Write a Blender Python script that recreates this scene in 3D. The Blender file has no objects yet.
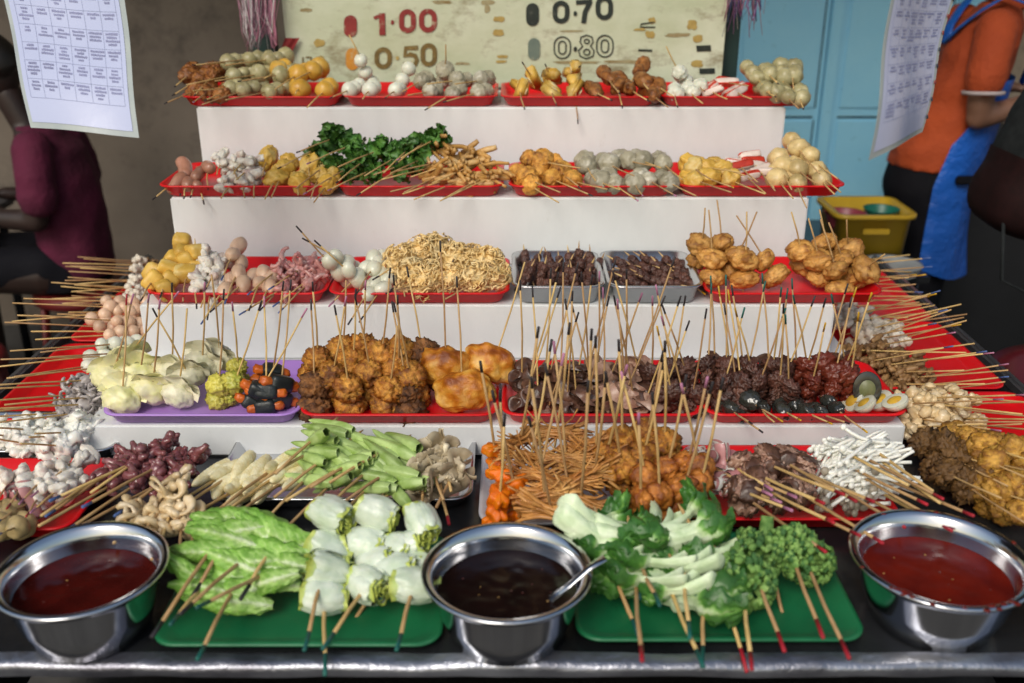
import bpy, bmesh, math, random
from mathutils import Vector, Matrix, noise, Euler
R = random.Random(7)
SC = bpy.context.scene
COL = SC.collection
PI = math.pi
# ------------------------------------------------------------------ camera
CH = 1.69; F = 996.0; TH = math.atan(411/F); ST, CT = math.sin(TH), math.cos(TH)
cam_d = bpy.data.cameras.new('camera'); cam = bpy.data.objects.new('camera', cam_d); COL.objects.link(cam)
cam.location = (0, 0, CH); cam.rotation_euler = (PI/2-TH, 0, 0)
cam_d.sensor_width = 36; cam_d.lens = 36*F/1024; cam_d.clip_start = .05; cam_d.clip_end = 500
cam_d.dof.use_dof = True; cam_d.dof.focus_distance = 1.95; cam_d.dof.aperture_fstop = 2.5
SC.camera = cam
def ray(px, py):
    u = (px-512)/F; v = (py-341.5)/F
    return Vector((u, CT-v*ST, -(ST+v*CT)))
def onZ(px, py, Z):
    d = ray(px, py); t = (Z-CH)/d.z
    return Vector((0,0,CH))+d*t
def onY(px, py, Y):
    d = ray(px, py); t = Y/d.y
    return Vector((0,0,CH))+d*t
def atX(px, Y, Z):
    z = Y*CT-(Z-CH)*ST
    return (px-512)/F*z
def proj(p):
    z = p.y*CT-(p.z-CH)*ST; d = -p.y*ST-(p.z-CH)*CT
    return 512+F*p.x/z, 341.5+F*d/z
def pile(px, py, surf, Yf, Yb, k, r):
    d = ray(px, py)
    t = (surf+r-Yf*k-CH)/(d.z-k*d.y)
    Y = t*d.y
    if t <= 0 or Y > Yb: return onY(px, py, Yb)
    if Y < Yf: return onY(px, py, Yf)
    return Vector((0,0,CH))+d*t
def end_on_ray(c, px, py, L):
    o = Vector((0,0,CH)); d = ray(px, py).normalized()
    b = d.dot(o-c); q = (o-c).length_squared-L*L; D = b*b-q
    t = -b-math.sqrt(D) if D > 0 else -b
    return o+d*t
# ------------------------------------------------------------------ materials
MATS = {}
FS = [1.0, 1.0]   # saturation and value scale
def new_mat(name):
    m = bpy.data.materials.new(name); m.use_nodes = True
    nt = m.node_tree; b = nt.nodes['Principled BSDF']
    return m, nt, b
def N(nt, t, **kw):
    n = nt.nodes.new(t)
    for k, v in kw.items(): setattr(n, k, v)
    return n
def ramp(nt, stops):
    n = nt.nodes.new('ShaderNodeValToRGB'); e = n.color_ramp.elements
    while len(e) < len(stops): e.new(0.5)
    for i, (p, c) in enumerate(stops):
        e[i].position = p; e[i].color = (*c, 1)
    return n
def fmat(name, c1, c2, scale=60, rough=.45, bump=.3, bscale=None, c3=None, sss=0, coat=0, grad=None, metal=0, hue=.0, val=.15, spec=.5, dist=.002, detail=4, trans=0):
    """generic procedural: noise between c1 and c2, spots of c3, optional gradient along attribute g"""
    if name in MATS: return MATS[name]
    m, nt, b = new_mat(name); L = nt.links.new
    tc = N(nt, 'ShaderNodeTexCoord'); oi = N(nt, 'ShaderNodeObjectInfo')
    mul = N(nt, 'ShaderNodeVectorMath', operation='SCALE'); L(oi.outputs['Random'], mul.inputs['Scale']); mul.inputs[0].default_value = (7.3, 3.1, 5.7)
    add = N(nt, 'ShaderNodeVectorMath', operation='ADD'); L(tc.outputs['Object'], add.inputs[0]); L(mul.outputs[0], add.inputs[1])
    n1 = N(nt, 'ShaderNodeTexNoise'); n1.inputs['Scale'].default_value = scale; n1.inputs['Detail'].default_value = detail; L(add.outputs[0], n1.inputs['Vector'])
    r1 = ramp(nt, [(.36, c1), (.64, c2)]); L(n1.outputs['Fac'], r1.inputs['Fac'])
    col = r1.outputs['Color']
    if grad:
        at = N(nt, 'ShaderNodeAttribute', attribute_name='g')
        ad = N(nt, 'ShaderNodeMath', operation='MULTIPLY_ADD'); L(n1.outputs['Fac'], ad.inputs[0]); ad.inputs[1].default_value = .3; L(at.outputs['Fac'], ad.inputs[2])
        sb = N(nt, 'ShaderNodeMath', operation='SUBTRACT'); L(ad.outputs[0], sb.inputs[0]); sb.inputs[1].default_value = .15
        rg = ramp(nt, grad); L(sb.outputs[0], rg.inputs['Fac'])
        mx = N(nt, 'ShaderNodeMix', data_type='RGBA', blend_type='MULTIPLY'); mx.inputs['Factor'].default_value = 1
        L(rg.outputs['Color'], mx.inputs['A']); L(col, mx.inputs['B']); col = mx.outputs['Result']
    if c3:
        n2 = N(nt, 'ShaderNodeTexNoise'); n2.inputs['Scale'].default_value = scale*.37; n2.inputs['Detail'].default_value = 6; n2.inputs['Roughness'].default_value = .7
        L(add.outputs[0], n2.inputs['Vector'])
        r2 = ramp(nt, [(.5, (0,0,0)), (.66, (1,1,1))]); L(n2.outputs['Fac'], r2.inputs['Fac'])
        mx = N(nt, 'ShaderNodeMix', data_type='RGBA'); L(r2.outputs['Color'], mx.inputs['Factor']); L(col, mx.inputs['A']); mx.inputs['B'].default_value = (*c3, 1)
        col = mx.outputs['Result']
    hs = N(nt, 'ShaderNodeHueSaturation')
    mr = N(nt, 'ShaderNodeMapRange'); L(oi.outputs['Random'], mr.inputs['Value']); mr.inputs['To Min'].default_value = (1-val)*FS[1]; mr.inputs['To Max'].default_value = (1+val)*FS[1]
    L(mr.outputs[0], hs.inputs['Value']); L(col, hs.inputs['Color']); hs.inputs['Saturation'].default_value = FS[0]
    if hue:
        mh = N(nt, 'ShaderNodeMapRange'); L(oi.outputs['Random'], mh.inputs['Value']); mh.inputs['To Min'].default_value = .5-hue; mh.inputs['To Max'].default_value = .5+hue
        L(mh.outputs[0], hs.inputs['Hue'])
    L(hs.outputs['Color'], b.inputs['Base Color'])
    b.inputs['Roughness'].default_value = rough; b.inputs['Metallic'].default_value = metal
    b.inputs['Specular IOR Level'].default_value = spec
    if coat: b.inputs['Coat Weight'].default_value = coat; b.inputs['Coat Roughness'].default_value = .12
    if sss:
        b.inputs['Subsurface Weight'].default_value = sss; b.inputs['Subsurface Radius'].default_value = (.8,.5,.3); b.inputs['Subsurface Scale'].default_value = .01
    if trans: b.inputs['Transmission Weight'].default_value = trans
    if bump:
        n3 = N(nt, 'ShaderNodeTexNoise'); n3.inputs['Scale'].default_value = bscale or scale*2.2; n3.inputs['Detail'].default_value = 5; n3.inputs['Roughness'].default_value = .65
        L(add.outputs[0], n3.inputs['Vector'])
        bp = N(nt, 'ShaderNodeBump'); bp.inputs['Strength'].default_value = bump; bp.inputs['Distance'].default_value = dist
        L(n3.outputs['Fac'], bp.inputs['Height']); L(bp.outputs['Normal'], b.inputs['Normal'])
    MATS[name] = m
    return m
def plain(name, c, rough=.5, metal=0, **kw):
    c2 = tuple(x*.82 for x in c)
    return fmat(name, c, c2, scale=kw.pop('scale', 18), rough=rough, metal=metal, bump=kw.pop('bump', .08), val=kw.pop('val', 0.0), **kw)
# ------------------------------------------------------------------ mesh builder
_ico = {}
def ico(sub):
    if sub not in _ico:
        bm = bmesh.new(); bmesh.ops.create_icosphere(bm, subdivisions=sub, radius=1)
        _ico[sub] = ([v.co.copy() for v in bm.verts], [[v.index for v in f.verts] for f in bm.faces]); bm.free()
    return _ico[sub]
class MB:
    def __init__(s): s.v=[]; s.f=[]; s.mi=[]; s.g=[]; s.sm=[]
    def add(s, vs, fs, mi=0, M=None, g=None, smooth=True):
        o = len(s.v)
        for i, v in enumerate(vs):
            v = Vector(v)
            if M is not None: v = M @ v
            s.v.append(v); s.g.append(g[i] if g else 0.0)
        for f in fs: s.f.append([o+i for i in f]); s.mi.append(mi); s.sm.append(smooth)
    def blob(s, c=(0,0,0), r=(1,1,1), amp=.1, freq=2, seed=0, sub=3, pw=2, ridge=0, mi=0, M=None, g=None):
        vs, fs = ico(sub); out = []; off = Vector((seed*3.7, seed*1.9, seed*5.3)); gg = []
        for v in vs:
            n = v
            if pw != 2:
                q = (abs(v.x)**pw+abs(v.y)**pw+abs(v.z)**pw)**(-1/pw); n = v*q
            d = noise.noise(v*freq+off)
            if ridge: d = d*(1-ridge)+ridge*(.6-2*abs(noise.noise(v*freq*1.9-off)))
            if sub > 3: d += .35*noise.noise(v*freq*3.1+off)
            k = 1+amp*d; dd = d
            out.append(Vector((c[0]+n.x*r[0]*k, c[1]+n.y*r[1]*k, c[2]+n.z*r[2]*k)))
            gg.append(max(0,min(1,.5+.9*dd)) if g == 'd' else (g(v) if g else 0))
        s.add(out, fs, mi, M, gg)
    def tube(s, pts, rad, n=8, mi=0, M=None, cap=True, g=None, flat=1.0):
        pts = [Vector(p) for p in pts]; vs = []; gs = []
        prev = None
        for i, p in enumerate(pts):
            t = (pts[min(i+1, len(pts)-1)]-pts[max(i-1, 0)])
            t = t.normalized() if t.length > 1e-9 else Vector((0,0,1))
            if prev is None:
                a = Vector((0,0,1)) if abs(t.z) < .9 else Vector((1,0,0)); x = t.cross(a).normalized()
            else:
                x = (prev-t*prev.dot(t)).normalized()
            prev = x; y = t.cross(x)
            r = rad[i] if isinstance(rad, (list, tuple)) else rad
            for k in range(n):
                a = 2*PI*k/n; vs.append(p+x*(math.cos(a)*r)+y*(math.sin(a)*r*flat)); gs.append(g[i] if g else 0)
        fs = []
        m = len(pts)
        for i in range(m-1):
            for k in range(n): fs.append([i*n+k, i*n+(k+1)%n, (i+1)*n+(k+1)%n, (i+1)*n+k])
        if cap: fs.append(list(range(n))[::-1]); fs.append([(m-1)*n+k for k in range(n)])
        s.add(vs, fs, mi, M, gs)
    def grid(s, fn, nu, nv, mi=0, M=None, smooth=True, closed=False):
        vs = []; gs = []
        for i in range(nu):
            for j in range(nv):
                r = fn(i/(nu-1), j/(nv-1) if not closed else j/nv)
                if len(r) == 2 and not isinstance(r, Vector): p, g = r
                else: p, g = r, 0
                vs.append(p); gs.append(g)
        fs = []
        for i in range(nu-1):
            for j in range(nv if closed else nv-1):
                j2 = (j+1)%nv; fs.append([i*nv+j, i*nv+j2, (i+1)*nv+j2, (i+1)*nv+j])
        s.add(vs, fs, mi, M, gs, smooth)
    def lathe(s, prof, n=48, mi=0, M=None, smooth=True, ax=1, ay=1):
        s.grid(lambda u, v: Vector((prof[round(u*(len(prof)-1))][0]*math.cos(2*PI*v)*ax, prof[round(u*(len(prof)-1))][0]*math.sin(2*PI*v)*ay, prof[round(u*(len(prof)-1))][1])), len(prof), n, mi, M, smooth, True)
    def box(s, c, d, mi=0, M=None, bev=0):
        bm = bmesh.new(); bmesh.ops.create_cube(bm, size=1)
        for v in bm.verts: v.co = Vector((c[0]+v.co.x*d[0], c[1]+v.co.y*d[1], c[2]+v.co.z*d[2]))
        if bev: bmesh.ops.bevel(bm, geom=bm.edges[:], offset=bev, segments=2, affect='EDGES')
        bm.verts.index_update()
        s.add([v.co.copy() for v in bm.verts], [[v.index for v in f.verts] for f in bm.faces], mi, M, smooth=False); bm.free()
    def prism(s, poly, t, mi=0, M=None):
        """poly in XZ, thickness along -Y"""
        n = len(poly); vs = [Vector((p[0], 0, p[1])) for p in poly]+[Vector((p[0], -t, p[1])) for p in poly]
        fs = [list(range(n)), list(range(2*n-1, n-1, -1))]+[[i, (i+1)%n, n+(i+1)%n, n+i] for i in range(n)]
        s.add(vs, fs, mi, M, smooth=False)
    def mesh(s, name, mats):
        me = bpy.data.meshes.new(name); me.from_pydata([tuple(v) for v in s.v], [], s.f)
        if not isinstance(mats, (list, tuple)): mats = [mats]
        for m in mats: me.materials.append(m)
        me.polygons.foreach_set('material_index', s.mi); me.polygons.foreach_set('use_smooth', s.sm)
        if any(s.g):
            a = me.attributes.new('g', 'FLOAT', 'POINT'); a.data.foreach_set('value', s.g)
        me.update()
        return me
def obj(name, me, parent=None, loc=None, rot=None, mats=None):
    if isinstance(me, MB): me = me.mesh(name, mats)
    o = bpy.data.objects.new(name, me); COL.objects.link(o)
    if parent: o.parent = parent
    if loc is not None: o.location = loc
    if rot is not None: o.rotation_euler = rot
    return o
def thing(name, label, cat, loc=(0,0,0), rot=(0,0,0), group=None):
    o = bpy.data.objects.new(name, None); COL.objects.link(o); o.location = loc; o.rotation_euler = rot; o.empty_display_size = .05
    return tag(o, label, cat, group)
def tag(o, label, cat, group=None):
    n = len(label.split())
    if n < 4 or n > 16: print('LABEL LENGTH', n, label)
    o['label'] = label; o['category'] = cat
    if group: o['group'] = group
    return o
def struct(o): o['kind'] = 'structure'; return o
ORD = ['leftmost','second','third','fourth','fifth','sixth','seventh','eighth','ninth','tenth','eleventh','twelfth','thirteenth','fourteenth','fifteenth','sixteenth','seventeenth','eighteenth','nineteenth','twentieth','twenty-first','twenty-second','twenty-third','twenty-fourth','twenty-fifth','twenty-sixth','twenty-seventh','twenty-eighth']
# ------------------------------------------------------------------ tiers: (surface z, front y, back y)
T1 = (1.275, 2.565, 2.83); T2 = (1.111, 2.286, 2.55); T3 = (.945, 2.011, 2.275); T4 = (.817, 1.695, 1.98); TB = (.75, 1.126, 3.1)
# ================================================================== SETTING
def texmat(name, c1, c2, c3, s1, s2, rough, bump, stretch=(1,1,1), t3=(.52,.7)):
    m, nt, b = new_mat(name); L = nt.links.new
    tc = N(nt, 'ShaderNodeTexCoord'); mp = N(nt, 'ShaderNodeMapping'); mp.inputs['Scale'].default_value = stretch; L(tc.outputs['Object'], mp.inputs['Vector'])
    n1 = N(nt, 'ShaderNodeTexNoise'); n1.inputs['Scale'].default_value = s1; n1.inputs['Detail'].default_value = 8; n1.inputs['Roughness'].default_value = .65; L(mp.outputs[0], n1.inputs['Vector'])
    r1 = ramp(nt, [(.35, c1), (.65, c2)]); L(n1.outputs['Fac'], r1.inputs['Fac'])
    n2 = N(nt, 'ShaderNodeTexNoise'); n2.inputs['Scale'].default_value = s2; n2.inputs['Detail'].default_value = 10; n2.inputs['Roughness'].default_value = .75; L(mp.outputs[0], n2.inputs['Vector'])
    r2 = ramp(nt, [(t3[0], (0,0,0)), (t3[1], (1,1,1))]); L(n2.outputs['Fac'], r2.inputs['Fac'])
    mx = N(nt, 'ShaderNodeMix', data_type='RGBA'); L(r2.outputs['Color'], mx.inputs['Factor']); L(r1.outputs['Color'], mx.inputs['A']); mx.inputs['B'].default_value = (*c3, 1)
    L(mx.outputs['Result'], b.inputs['Base Color']); b.inputs['Roughness'].default_value = rough
    bp = N(nt, 'ShaderNodeBump'); bp.inputs['Strength'].default_value = bump; bp.inputs['Distance'].default_value = .004; L(n2.outputs['Fac'], bp.inputs['Height']); L(bp.outputs['Normal'], b.inputs['Normal'])
    return m
m_ground = texmat('concrete ground', (.05,.047,.043), (.09,.085,.078), (.03,.028,.026), 3, 9, .8, .3)
g = MB(); g.add([(-60,-60,0),(60,-60,0),(60,60,0),(-60,60,0)], [[0,1,2,3]], smooth=False); struct(obj('ground', g, mats=m_ground))
m_wall = texmat('brown plaster', (.155,.127,.10), (.22,.18,.145), (.06,.05,.042), 1.4, 3.2, .85, .35, t3=(.52,.74))
WY = 4.3
# wall behind: left part with plaster, right part beige
w = MB(); w.box((-3.45+.0, WY+.1, 1.6), (9.02, .2, 3.2)); tag(obj('plaster_wall', w, mats=m_wall), 'stained brown plaster wall behind the stall on the left', 'wall')
m_wall2 = texmat('beige plaster', (.38,.29,.20), (.48,.38,.28), (.25,.2,.14), 1.2, 4, .85, .3)
w = MB(); w.box((5.005, WY+.12, 1.6), (6.0, .2, 3.2)); tag(obj('plaster_wall', w, mats=m_wall2), 'plain beige wall behind the woman in orange, right of the blue doors', 'wall')
# blue metal doors
m_blue = texmat('blue paint', (.30,.70,.95), (.37,.77,.98), (.16,.42,.58), 2.2, 26, .45, .25, t3=(.62,.7))
m_groove = plain('door gap', (.015,.03,.04), .8)
m_frame = texmat('pale door frame', (.24,.2,.16), (.3,.26,.21), (.12,.1,.08), 5, 18, .7, .2)
xL = atX(745, WY-.03, 1.7); xM0 = atX(838, WY-.03, 1.7); xM1 = atX(852, WY-.03, 1.7); xR = 2.0
dr = thing('metal_door', 'light blue painted metal double door set in the back wall', 'door', (xL, WY, 0))
def door_leaf(x0, x1):
    b = MB(); b.box(((x0+x1)/2-xL, -.03, 1.2), (x1-x0, .05, 2.4))
    lf = obj('door_leaf', b, dr, mats=m_blue)
    for z0, z1 in ((.12,.95),(1.0,1.66),(1.72,2.3)):
        p = MB(); p.box(((x0+x1)/2-xL, -.058, (z0+z1)/2), (x1-x0-.05, .012, z1-z0), bev=.004)
        obj('door_panel', p, lf, mats=m_blue)
        q = MB(); q.box(((x0+x1)/2-xL, -.0555, z1+.012), (x1-x0-.05, .004, .008)); q.box((x1-xL-.018, -.0555, (z0+z1)/2), (.005, .004, z1-z0))
        obj('panel_groove', q, lf, mats=m_groove)
door_leaf(xL, xM0); door_leaf(xM0+.006, xM1-.006) if False else None
b = MB(); b.box(((xM0+xM1)/2-xL, -.045, 1.2), (xM1-xM0-.008, .07, 2.4), bev=.004); obj('centre_post', b, dr, mats=m_blue)
door_leaf(xM1, xM1+.46); door_leaf(xM1+.466, xM1+.7)
h = MB(); h.box((atX(862, WY-.07, 1.6)-xL, -.075, 1.49), (.035, .02, .01), bev=.002); obj('latch', h, dr, mats=m_groove)
b = MB(); b.box((-.05, -.045, 1.25), (.075, .09, 2.5), bev=.004); obj('door_frame', b, dr, mats=m_frame)

# ------------------------------------------------------------------ table
m_steel = fmat('worn stainless', (.36,.37,.39), (.26,.27,.29), scale=9, rough=.33, metal=.9, bump=.25, bscale=14, val=0, dist=.006)
m_steel_dark = fmat('greasy steel top', (.085,.09,.10), (.035,.037,.042), scale=7, rough=.25, metal=.8, bump=.25, bscale=12, val=0, dist=.005)
m_darkpanel = plain('dark apron', (.018,.019,.024), .6)
m_lip = fmat('dented steel lip', (.52,.54,.60), (.16,.16,.19), scale=6, rough=.36, metal=.9, bump=.7, bscale=9, val=0, dist=.012)
tb = thing('stall_table', 'wide steel topped stall table carrying all the food trays', 'table', (0, 2.0, 0))
b = MB(); b.box((0, .025, .735), (2.22, 1.79, .03)); obj('tabletop', b, tb, mats=m_steel_dark)
b = MB()
def lipf(u, v):
    x = -1.11+2.22*u; y = [-.872, -.888, -.897, -.899, -.895][round(v*4)]; z = [.7515, .7508, .748, .740, .728][round(v*4)]
    return Vector((x, y+.004*noise.noise(Vector((x*7, v*2, 0))), z+.003*noise.noise(Vector((x*11, v, 5)))))
b.grid(lipf, 220, 5); obj('front_lip', b, tb, mats=m_lip)
b = MB(); b.box((0, -.885, .41), (2.2, .012, .58)); b.box((-1.10, 0, .41), (.012, 1.7, .58)); b.box((1.10, 0, .41), (.012, 1.7, .58)); obj('apron', b, tb, mats=m_darkpanel)
for sx in (-1, 1):
    b = MB(); b.box((sx*1.115, .03, .757), (.022, 1.80, .03), bev=.006); obj('side_rail', b, tb, mats=m_steel)
    for sy in (-.8, .85):
        b = MB(); b.tube([(sx*1.06, sy, 0), (sx*1.06, sy, .72)], .02, 10); obj('leg', b, tb, mats=m_steel)
# ------------------------------------------------------------------ stepped stand
def whitepaint(name, base, seed):
    return texmat(name, base, tuple(x*.9 for x in base), (base[0]*.55, base[1]*.50, base[2]*.42), 2.5, 9+seed, .45, .3, (2.2,1,1), (.62,.92))
cx = -.053; Wd = 1.5
st = thing('stepped_stand', 'white painted wooden display stand with four stepped tiers', 'display stand', (cx, 2.3, .751))
steps = [(T4, T3[1], 1.53), (T3, T2[1], 1.5), (T2, T1[1], 1.5), (T1, 2.86, 1.5)]
wm = whitepaint('white painted wood', (.80,.82,.82), 0)
for i, (t, yb, wd) in enumerate(steps):
    z1 = t[0]; b = MB(); y0 = t[1]; y1 = 2.86
    zb = .751 if i == 0 else steps[i-1][0][0]+.001
    x0, x1 = -wd/2, wd/2
    if i == 0: x1 = atX(905, t[1], .8)-cx
    b.box(((x0+x1)/2, (y0+y1)/2-2.3, (zb+z1)/2-.751), (x1-x0, y1-y0, z1-zb), bev=.004)
    obj('tier', b, st, mats=wm)
# a few worn nail marks are in the paint; dark uprights behind
m_post = plain('dark green post', (.012,.04,.035), .5)
for px, lab in ((260, 'dark green upright post behind the left end of the price board'), (731, 'dark green upright post behind the right end of the price board')):
    x = atX(px, 2.95, 1.5); b = MB(); b.box((0, 0, 1.25), (.065, .045, 2.5), bev=.004)
    b.box((0, -.002, .02), (.12, .1, .04), bev=.004)
    tag(obj('upright_post', b, loc=(x, 2.97, 0), mats=m_post), lab, 'post')
# ------------------------------------------------------------------ price board
SY = 2.90
m_board = texmat('old painted board', (.46,.51,.33), (.64,.68,.52), (.17,.12,.04), 3.0, 5.5, .55, .15, (1,1,1.8), (.52,.72))
bl = onY(290, 80, SY); br = onY(721, 80, SY)
bd = thing('price_board', 'weathered pale green price board with painted numbers behind the top tier', 'sign', (0, SY, bl.z))
b = MB(); zt = .5
b.add([(bl.x, 0, -.02), (br.x, 0, -.02), (br.x+.005, 0, zt), (bl.x-.01, 0, zt)], [[0,1,2,3]], smooth=False)
b.add([(bl.x, .012, -.02), (br.x, .012, -.02), (br.x+.005, .012, zt), (bl.x-.01, .012, zt)], [[3,2,1,0]], smooth=False)
o = obj('board', b, bd, mats=m_board)
def BP(px, py):
    p = onY(px, py, SY); return (p.x, p.z-bl.z)
def stad(x0, y0, x1, y1, n=8):
    """stadium outline (pixels)"""
    r = (x1-x0)/2; cx_ = (x0+x1)/2; out = []
    for k in range(n+1): a = PI*k/n; out.append((cx_+r*math.cos(a), y0+r-r*math.sin(a)))
    for k in range(n+1): a = PI*k/n; out.append((cx_-r*math.cos(a), y1-r+r*math.sin(a)))
    return out
def stroke(b, pts, w, closed=False, dep=.003):
    n = len(pts); L_, R_ = [], []
    for i in range(n):
        a = Vector(pts[(i-1)%n] if (closed or i > 0) else pts[i]); c = Vector(pts[(i+1)%n] if (closed or i < n-1) else pts[i])
        t = (c-a).normalized(); nn = Vector((-t.y, t.x)); p = Vector(pts[i])
        L_.append(p+nn*w/2); R_.append(p-nn*w/2)
    vs = []; fs = []
    for p in L_+R_: x, z = BP(p.x, p.y); vs.append((x, -dep, z))
    for p in L_+R_: x, z = BP(p.x, p.y); vs.append((x, -.0008, z))
    m = n if closed else n-1
    for i in range(m):
        j = (i+1)%n
        fs.append([i, j, n+j, n+i]); fs.append([i, 2*n+i, 2*n+j, j]); fs.append([n+i, n+j, 3*n+j, 3*n+i])
    b.add(vs, fs, smooth=False)
def poly(b, pts, dep=.003):
    vs = [(BP(*p)[0], -dep, BP(*p)[1]) for p in pts]; b.add(vs, [list(range(len(pts)))], smooth=False)
m_red = texmat('red paint', (.22,.02,.018), (.28,.03,.025), (.4,.3,.2), 30, 48, .5, .1, t3=(.55,.66))
m_org = texmat('orange paint', (.55,.22,.02), (.62,.27,.03), (.5,.4,.2), 30, 48, .5, .1, t3=(.55,.66))
m_oliv = texmat('olive paint', (.13,.09,.025), (.2,.13,.03), (.3,.25,.1), 30, 48, .5, .1, t3=(.55,.66))
m_blk = texmat('black paint', (.012,.02,.016), (.02,.03,.024), (.08,.09,.07), 30, 48, .5, .1, t3=(.58,.68))
m_gry = texmat('grey green paint', (.12,.17,.14), (.15,.2,.16), (.25,.27,.2), 30, 48, .5, .1, t3=(.55,.66))
m_ylw = texmat('yellow tape', (.45,.33,.10), (.38,.27,.07), (.25,.18,.05), 30, 60, .5, .1)
def rough_patch(x0, y0, x1, y1):
    out = []
    for k in range(16):
        a = -2*PI*k/16; c, s_ = math.cos(a), math.sin(a); q = (abs(c)**4+abs(s_)**4)**(-.25)
        out.append(((x0+x1)/2+(x1-x0)/2*c*q*R.uniform(.78,1.1), (y0+y1)/2+(y1-y0)/2*s_*q*R.uniform(.7,1.15)))
    return out
m_stain = texmat('rusty stain', (.22,.15,.05), (.40,.36,.2), (.12,.08,.03), 20, 40, .6, .1)
def zero(b, x0, y0, x1, y1, w, dep=.003): stroke(b, stad(x0+w/2, y0+w/2, x1-w/2, y1-w/2), w, True, dep)
def digit(name, fn, m): b = MB(); fn(b); return obj(name, b, bd, mats=m)
digit('colour_mark', lambda b: poly(b, stad(344,15,357,37)), m_red)
digit('colour_mark', lambda b: poly(b, stad(346,48,359,70)), m_org)
digit('colour_mark', lambda b: poly(b, stad(526,3,539,26)), m_blk)
digit('colour_mark', lambda b: poly(b, stad(528,38,540,60)), m_gry)
digit('price_digit', lambda b: (stroke(b, [(374,18),(380,15.6)], 3.2), stroke(b, [(382,13),(382.5,35)], 6, dep=.0036)), m_red)
digit('price_dot', lambda b: poly(b, stad(391,20,394,24.5)), m_red)
digit('price_digit', lambda b: zero(b, 399,9,416,33,5.2), m_red)
digit('price_digit', lambda b: zero(b, 419,8.5,437,32.5,5.2), m_red)
digit('price_digit', lambda b: zero(b, 374.5,47,392,69,4.6), m_oliv)
digit('price_dot', lambda b: poly(b, stad(396,56,399,60)), m_ylw)
digit('price_digit', lambda b: (stroke(b, [(418,47.5),(405.5,48),(405,56),(410,54.2),(415,55.5),(417,60),(415,64.5),(410,66),(403,64)], 4.4)), m_oliv)
digit('price_digit', lambda b: zero(b, 420.5,43,437,66.5,4.6), m_oliv)
digit('price_digit', lambda b: zero(b, 552.5,.5,569.5,23.5,4.8), m_blk)
digit('price_dot', lambda b: poly(b, stad(573.5,11,577,16)), m_blk)
digit('price_digit', lambda b: (stroke(b, [(576,2.4),(592,1.4)], 4.4), stroke(b, [(590,2),(585,12),(583.5,23)], 4.8, dep=.0036)), m_blk)
digit('price_digit', lambda b: zero(b, 595.5,-4,613,20,4.8), m_blk)
digit('price_digit', lambda b: (zero(b, 553.5,36,571,59,1.3), zero(b, 558,40.5,566.5,54.5,1.3)), m_blk)
digit('price_dot', lambda b: poly(b, stad(573.5,46.5,577,51.5)), m_blk)
digit('price_digit', lambda b: (stroke(b, [(586.5,35),(592,37),(593,42),(590.5,46),(594,50.5),(593,56),(586.5,58.5),(580,56),(578.5,50.5),(582.5,46),(580,42),(581,37)], 1.3, True), zero(b, 583.5,38.5,590,44,1.2), zero(b, 583,48.5,590.5,55.5,1.2)), m_blk)
digit('price_digit', lambda b: (zero(b, 596,34.5,613.5,57.5,1.3), zero(b, 600.5,39,609,53,1.3)), m_blk)
for (x0,y0,x1,y1) in ((493,16,505,22),(493,29,504,36),(496,55,508,58),(496,60,507,63),(648,17,656,24),(645,31,655,38),(687,20,697,30),(692,35,703,42),(691,60,703,67),(314,39,325,47),(315,56,325,63),(633,28,646,31)):
    digit('tape_patch', lambda b: poly(b, rough_patch(x0,y0,x1,y1), .0018), m_ylw)
for (x0,y0,x1,y1) in ((480,0,495,5),(484,4,490,13),(552,61,600,64),(604,60,652,63.5),(665,33,690,37),(432,0,452,4),(300,8,312,12),(455,62,470,65),(560,30,584,32)):
    digit('stain', lambda b: poly(b, rough_patch(x0,y0,x1,y1), .0012), m_stain)
for (x0,y0,x1,y1) in ((696,45,711,51.5),(699,68,715,74)):
    digit('black_mark', lambda b: poly(b, [(x0,y0+.5),(x0+.5,y1),(x1,y1-.6),(x1-.4,y0)], .0024), m_blk)
digit('scribble', lambda b: stroke(b, [(654,22),(641,24),(640,27),(655,27)], 1.2), m_blk)
digit('scribble', lambda b: stroke(b, [(638,50),(652,50.5)], 2), m_blk)
digit('scribble', lambda b: stroke(b, [(303,57),(303,63)], 1.2), m_oliv)
digit('scribble', lambda b: stroke(b, [(306,57),(311,57),(311,63),(306,63)], 1.3), m_oliv)
# ------------------------------------------------------------------ awning, unseen above the frame, placed and sized to shade the background
m_tarp = plain('awning canvas', (.10,.11,.12), .8)
aw = thing('awning', 'unseen dark canvas awning over the stall, sized to shade the background', 'awning', (0, 3.3, 0))
b = MB(); b.grid(lambda u, v: Vector((-3.2+6.4*u, -1.1+3.3*v, 2.95+.25*v-.06*math.sin(u*PI*6)**2)), 60, 12); obj('canvas', b, aw, mats=m_tarp)
for sx in (-3.1, 3.1):
    for yy, zz in ((-1.05, 2.94), (.75, 3.05)):
        b = MB(); b.tube([(sx, yy, 0), (sx, yy, zz)], .025, 10); obj('pole', b, aw, mats=m_post)
b = MB(); b.tube([(-3.1, -1.05, 2.9), (3.1, -1.05, 2.9)], .02, 8); obj('cross_bar', b, aw, mats=m_post)
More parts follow.
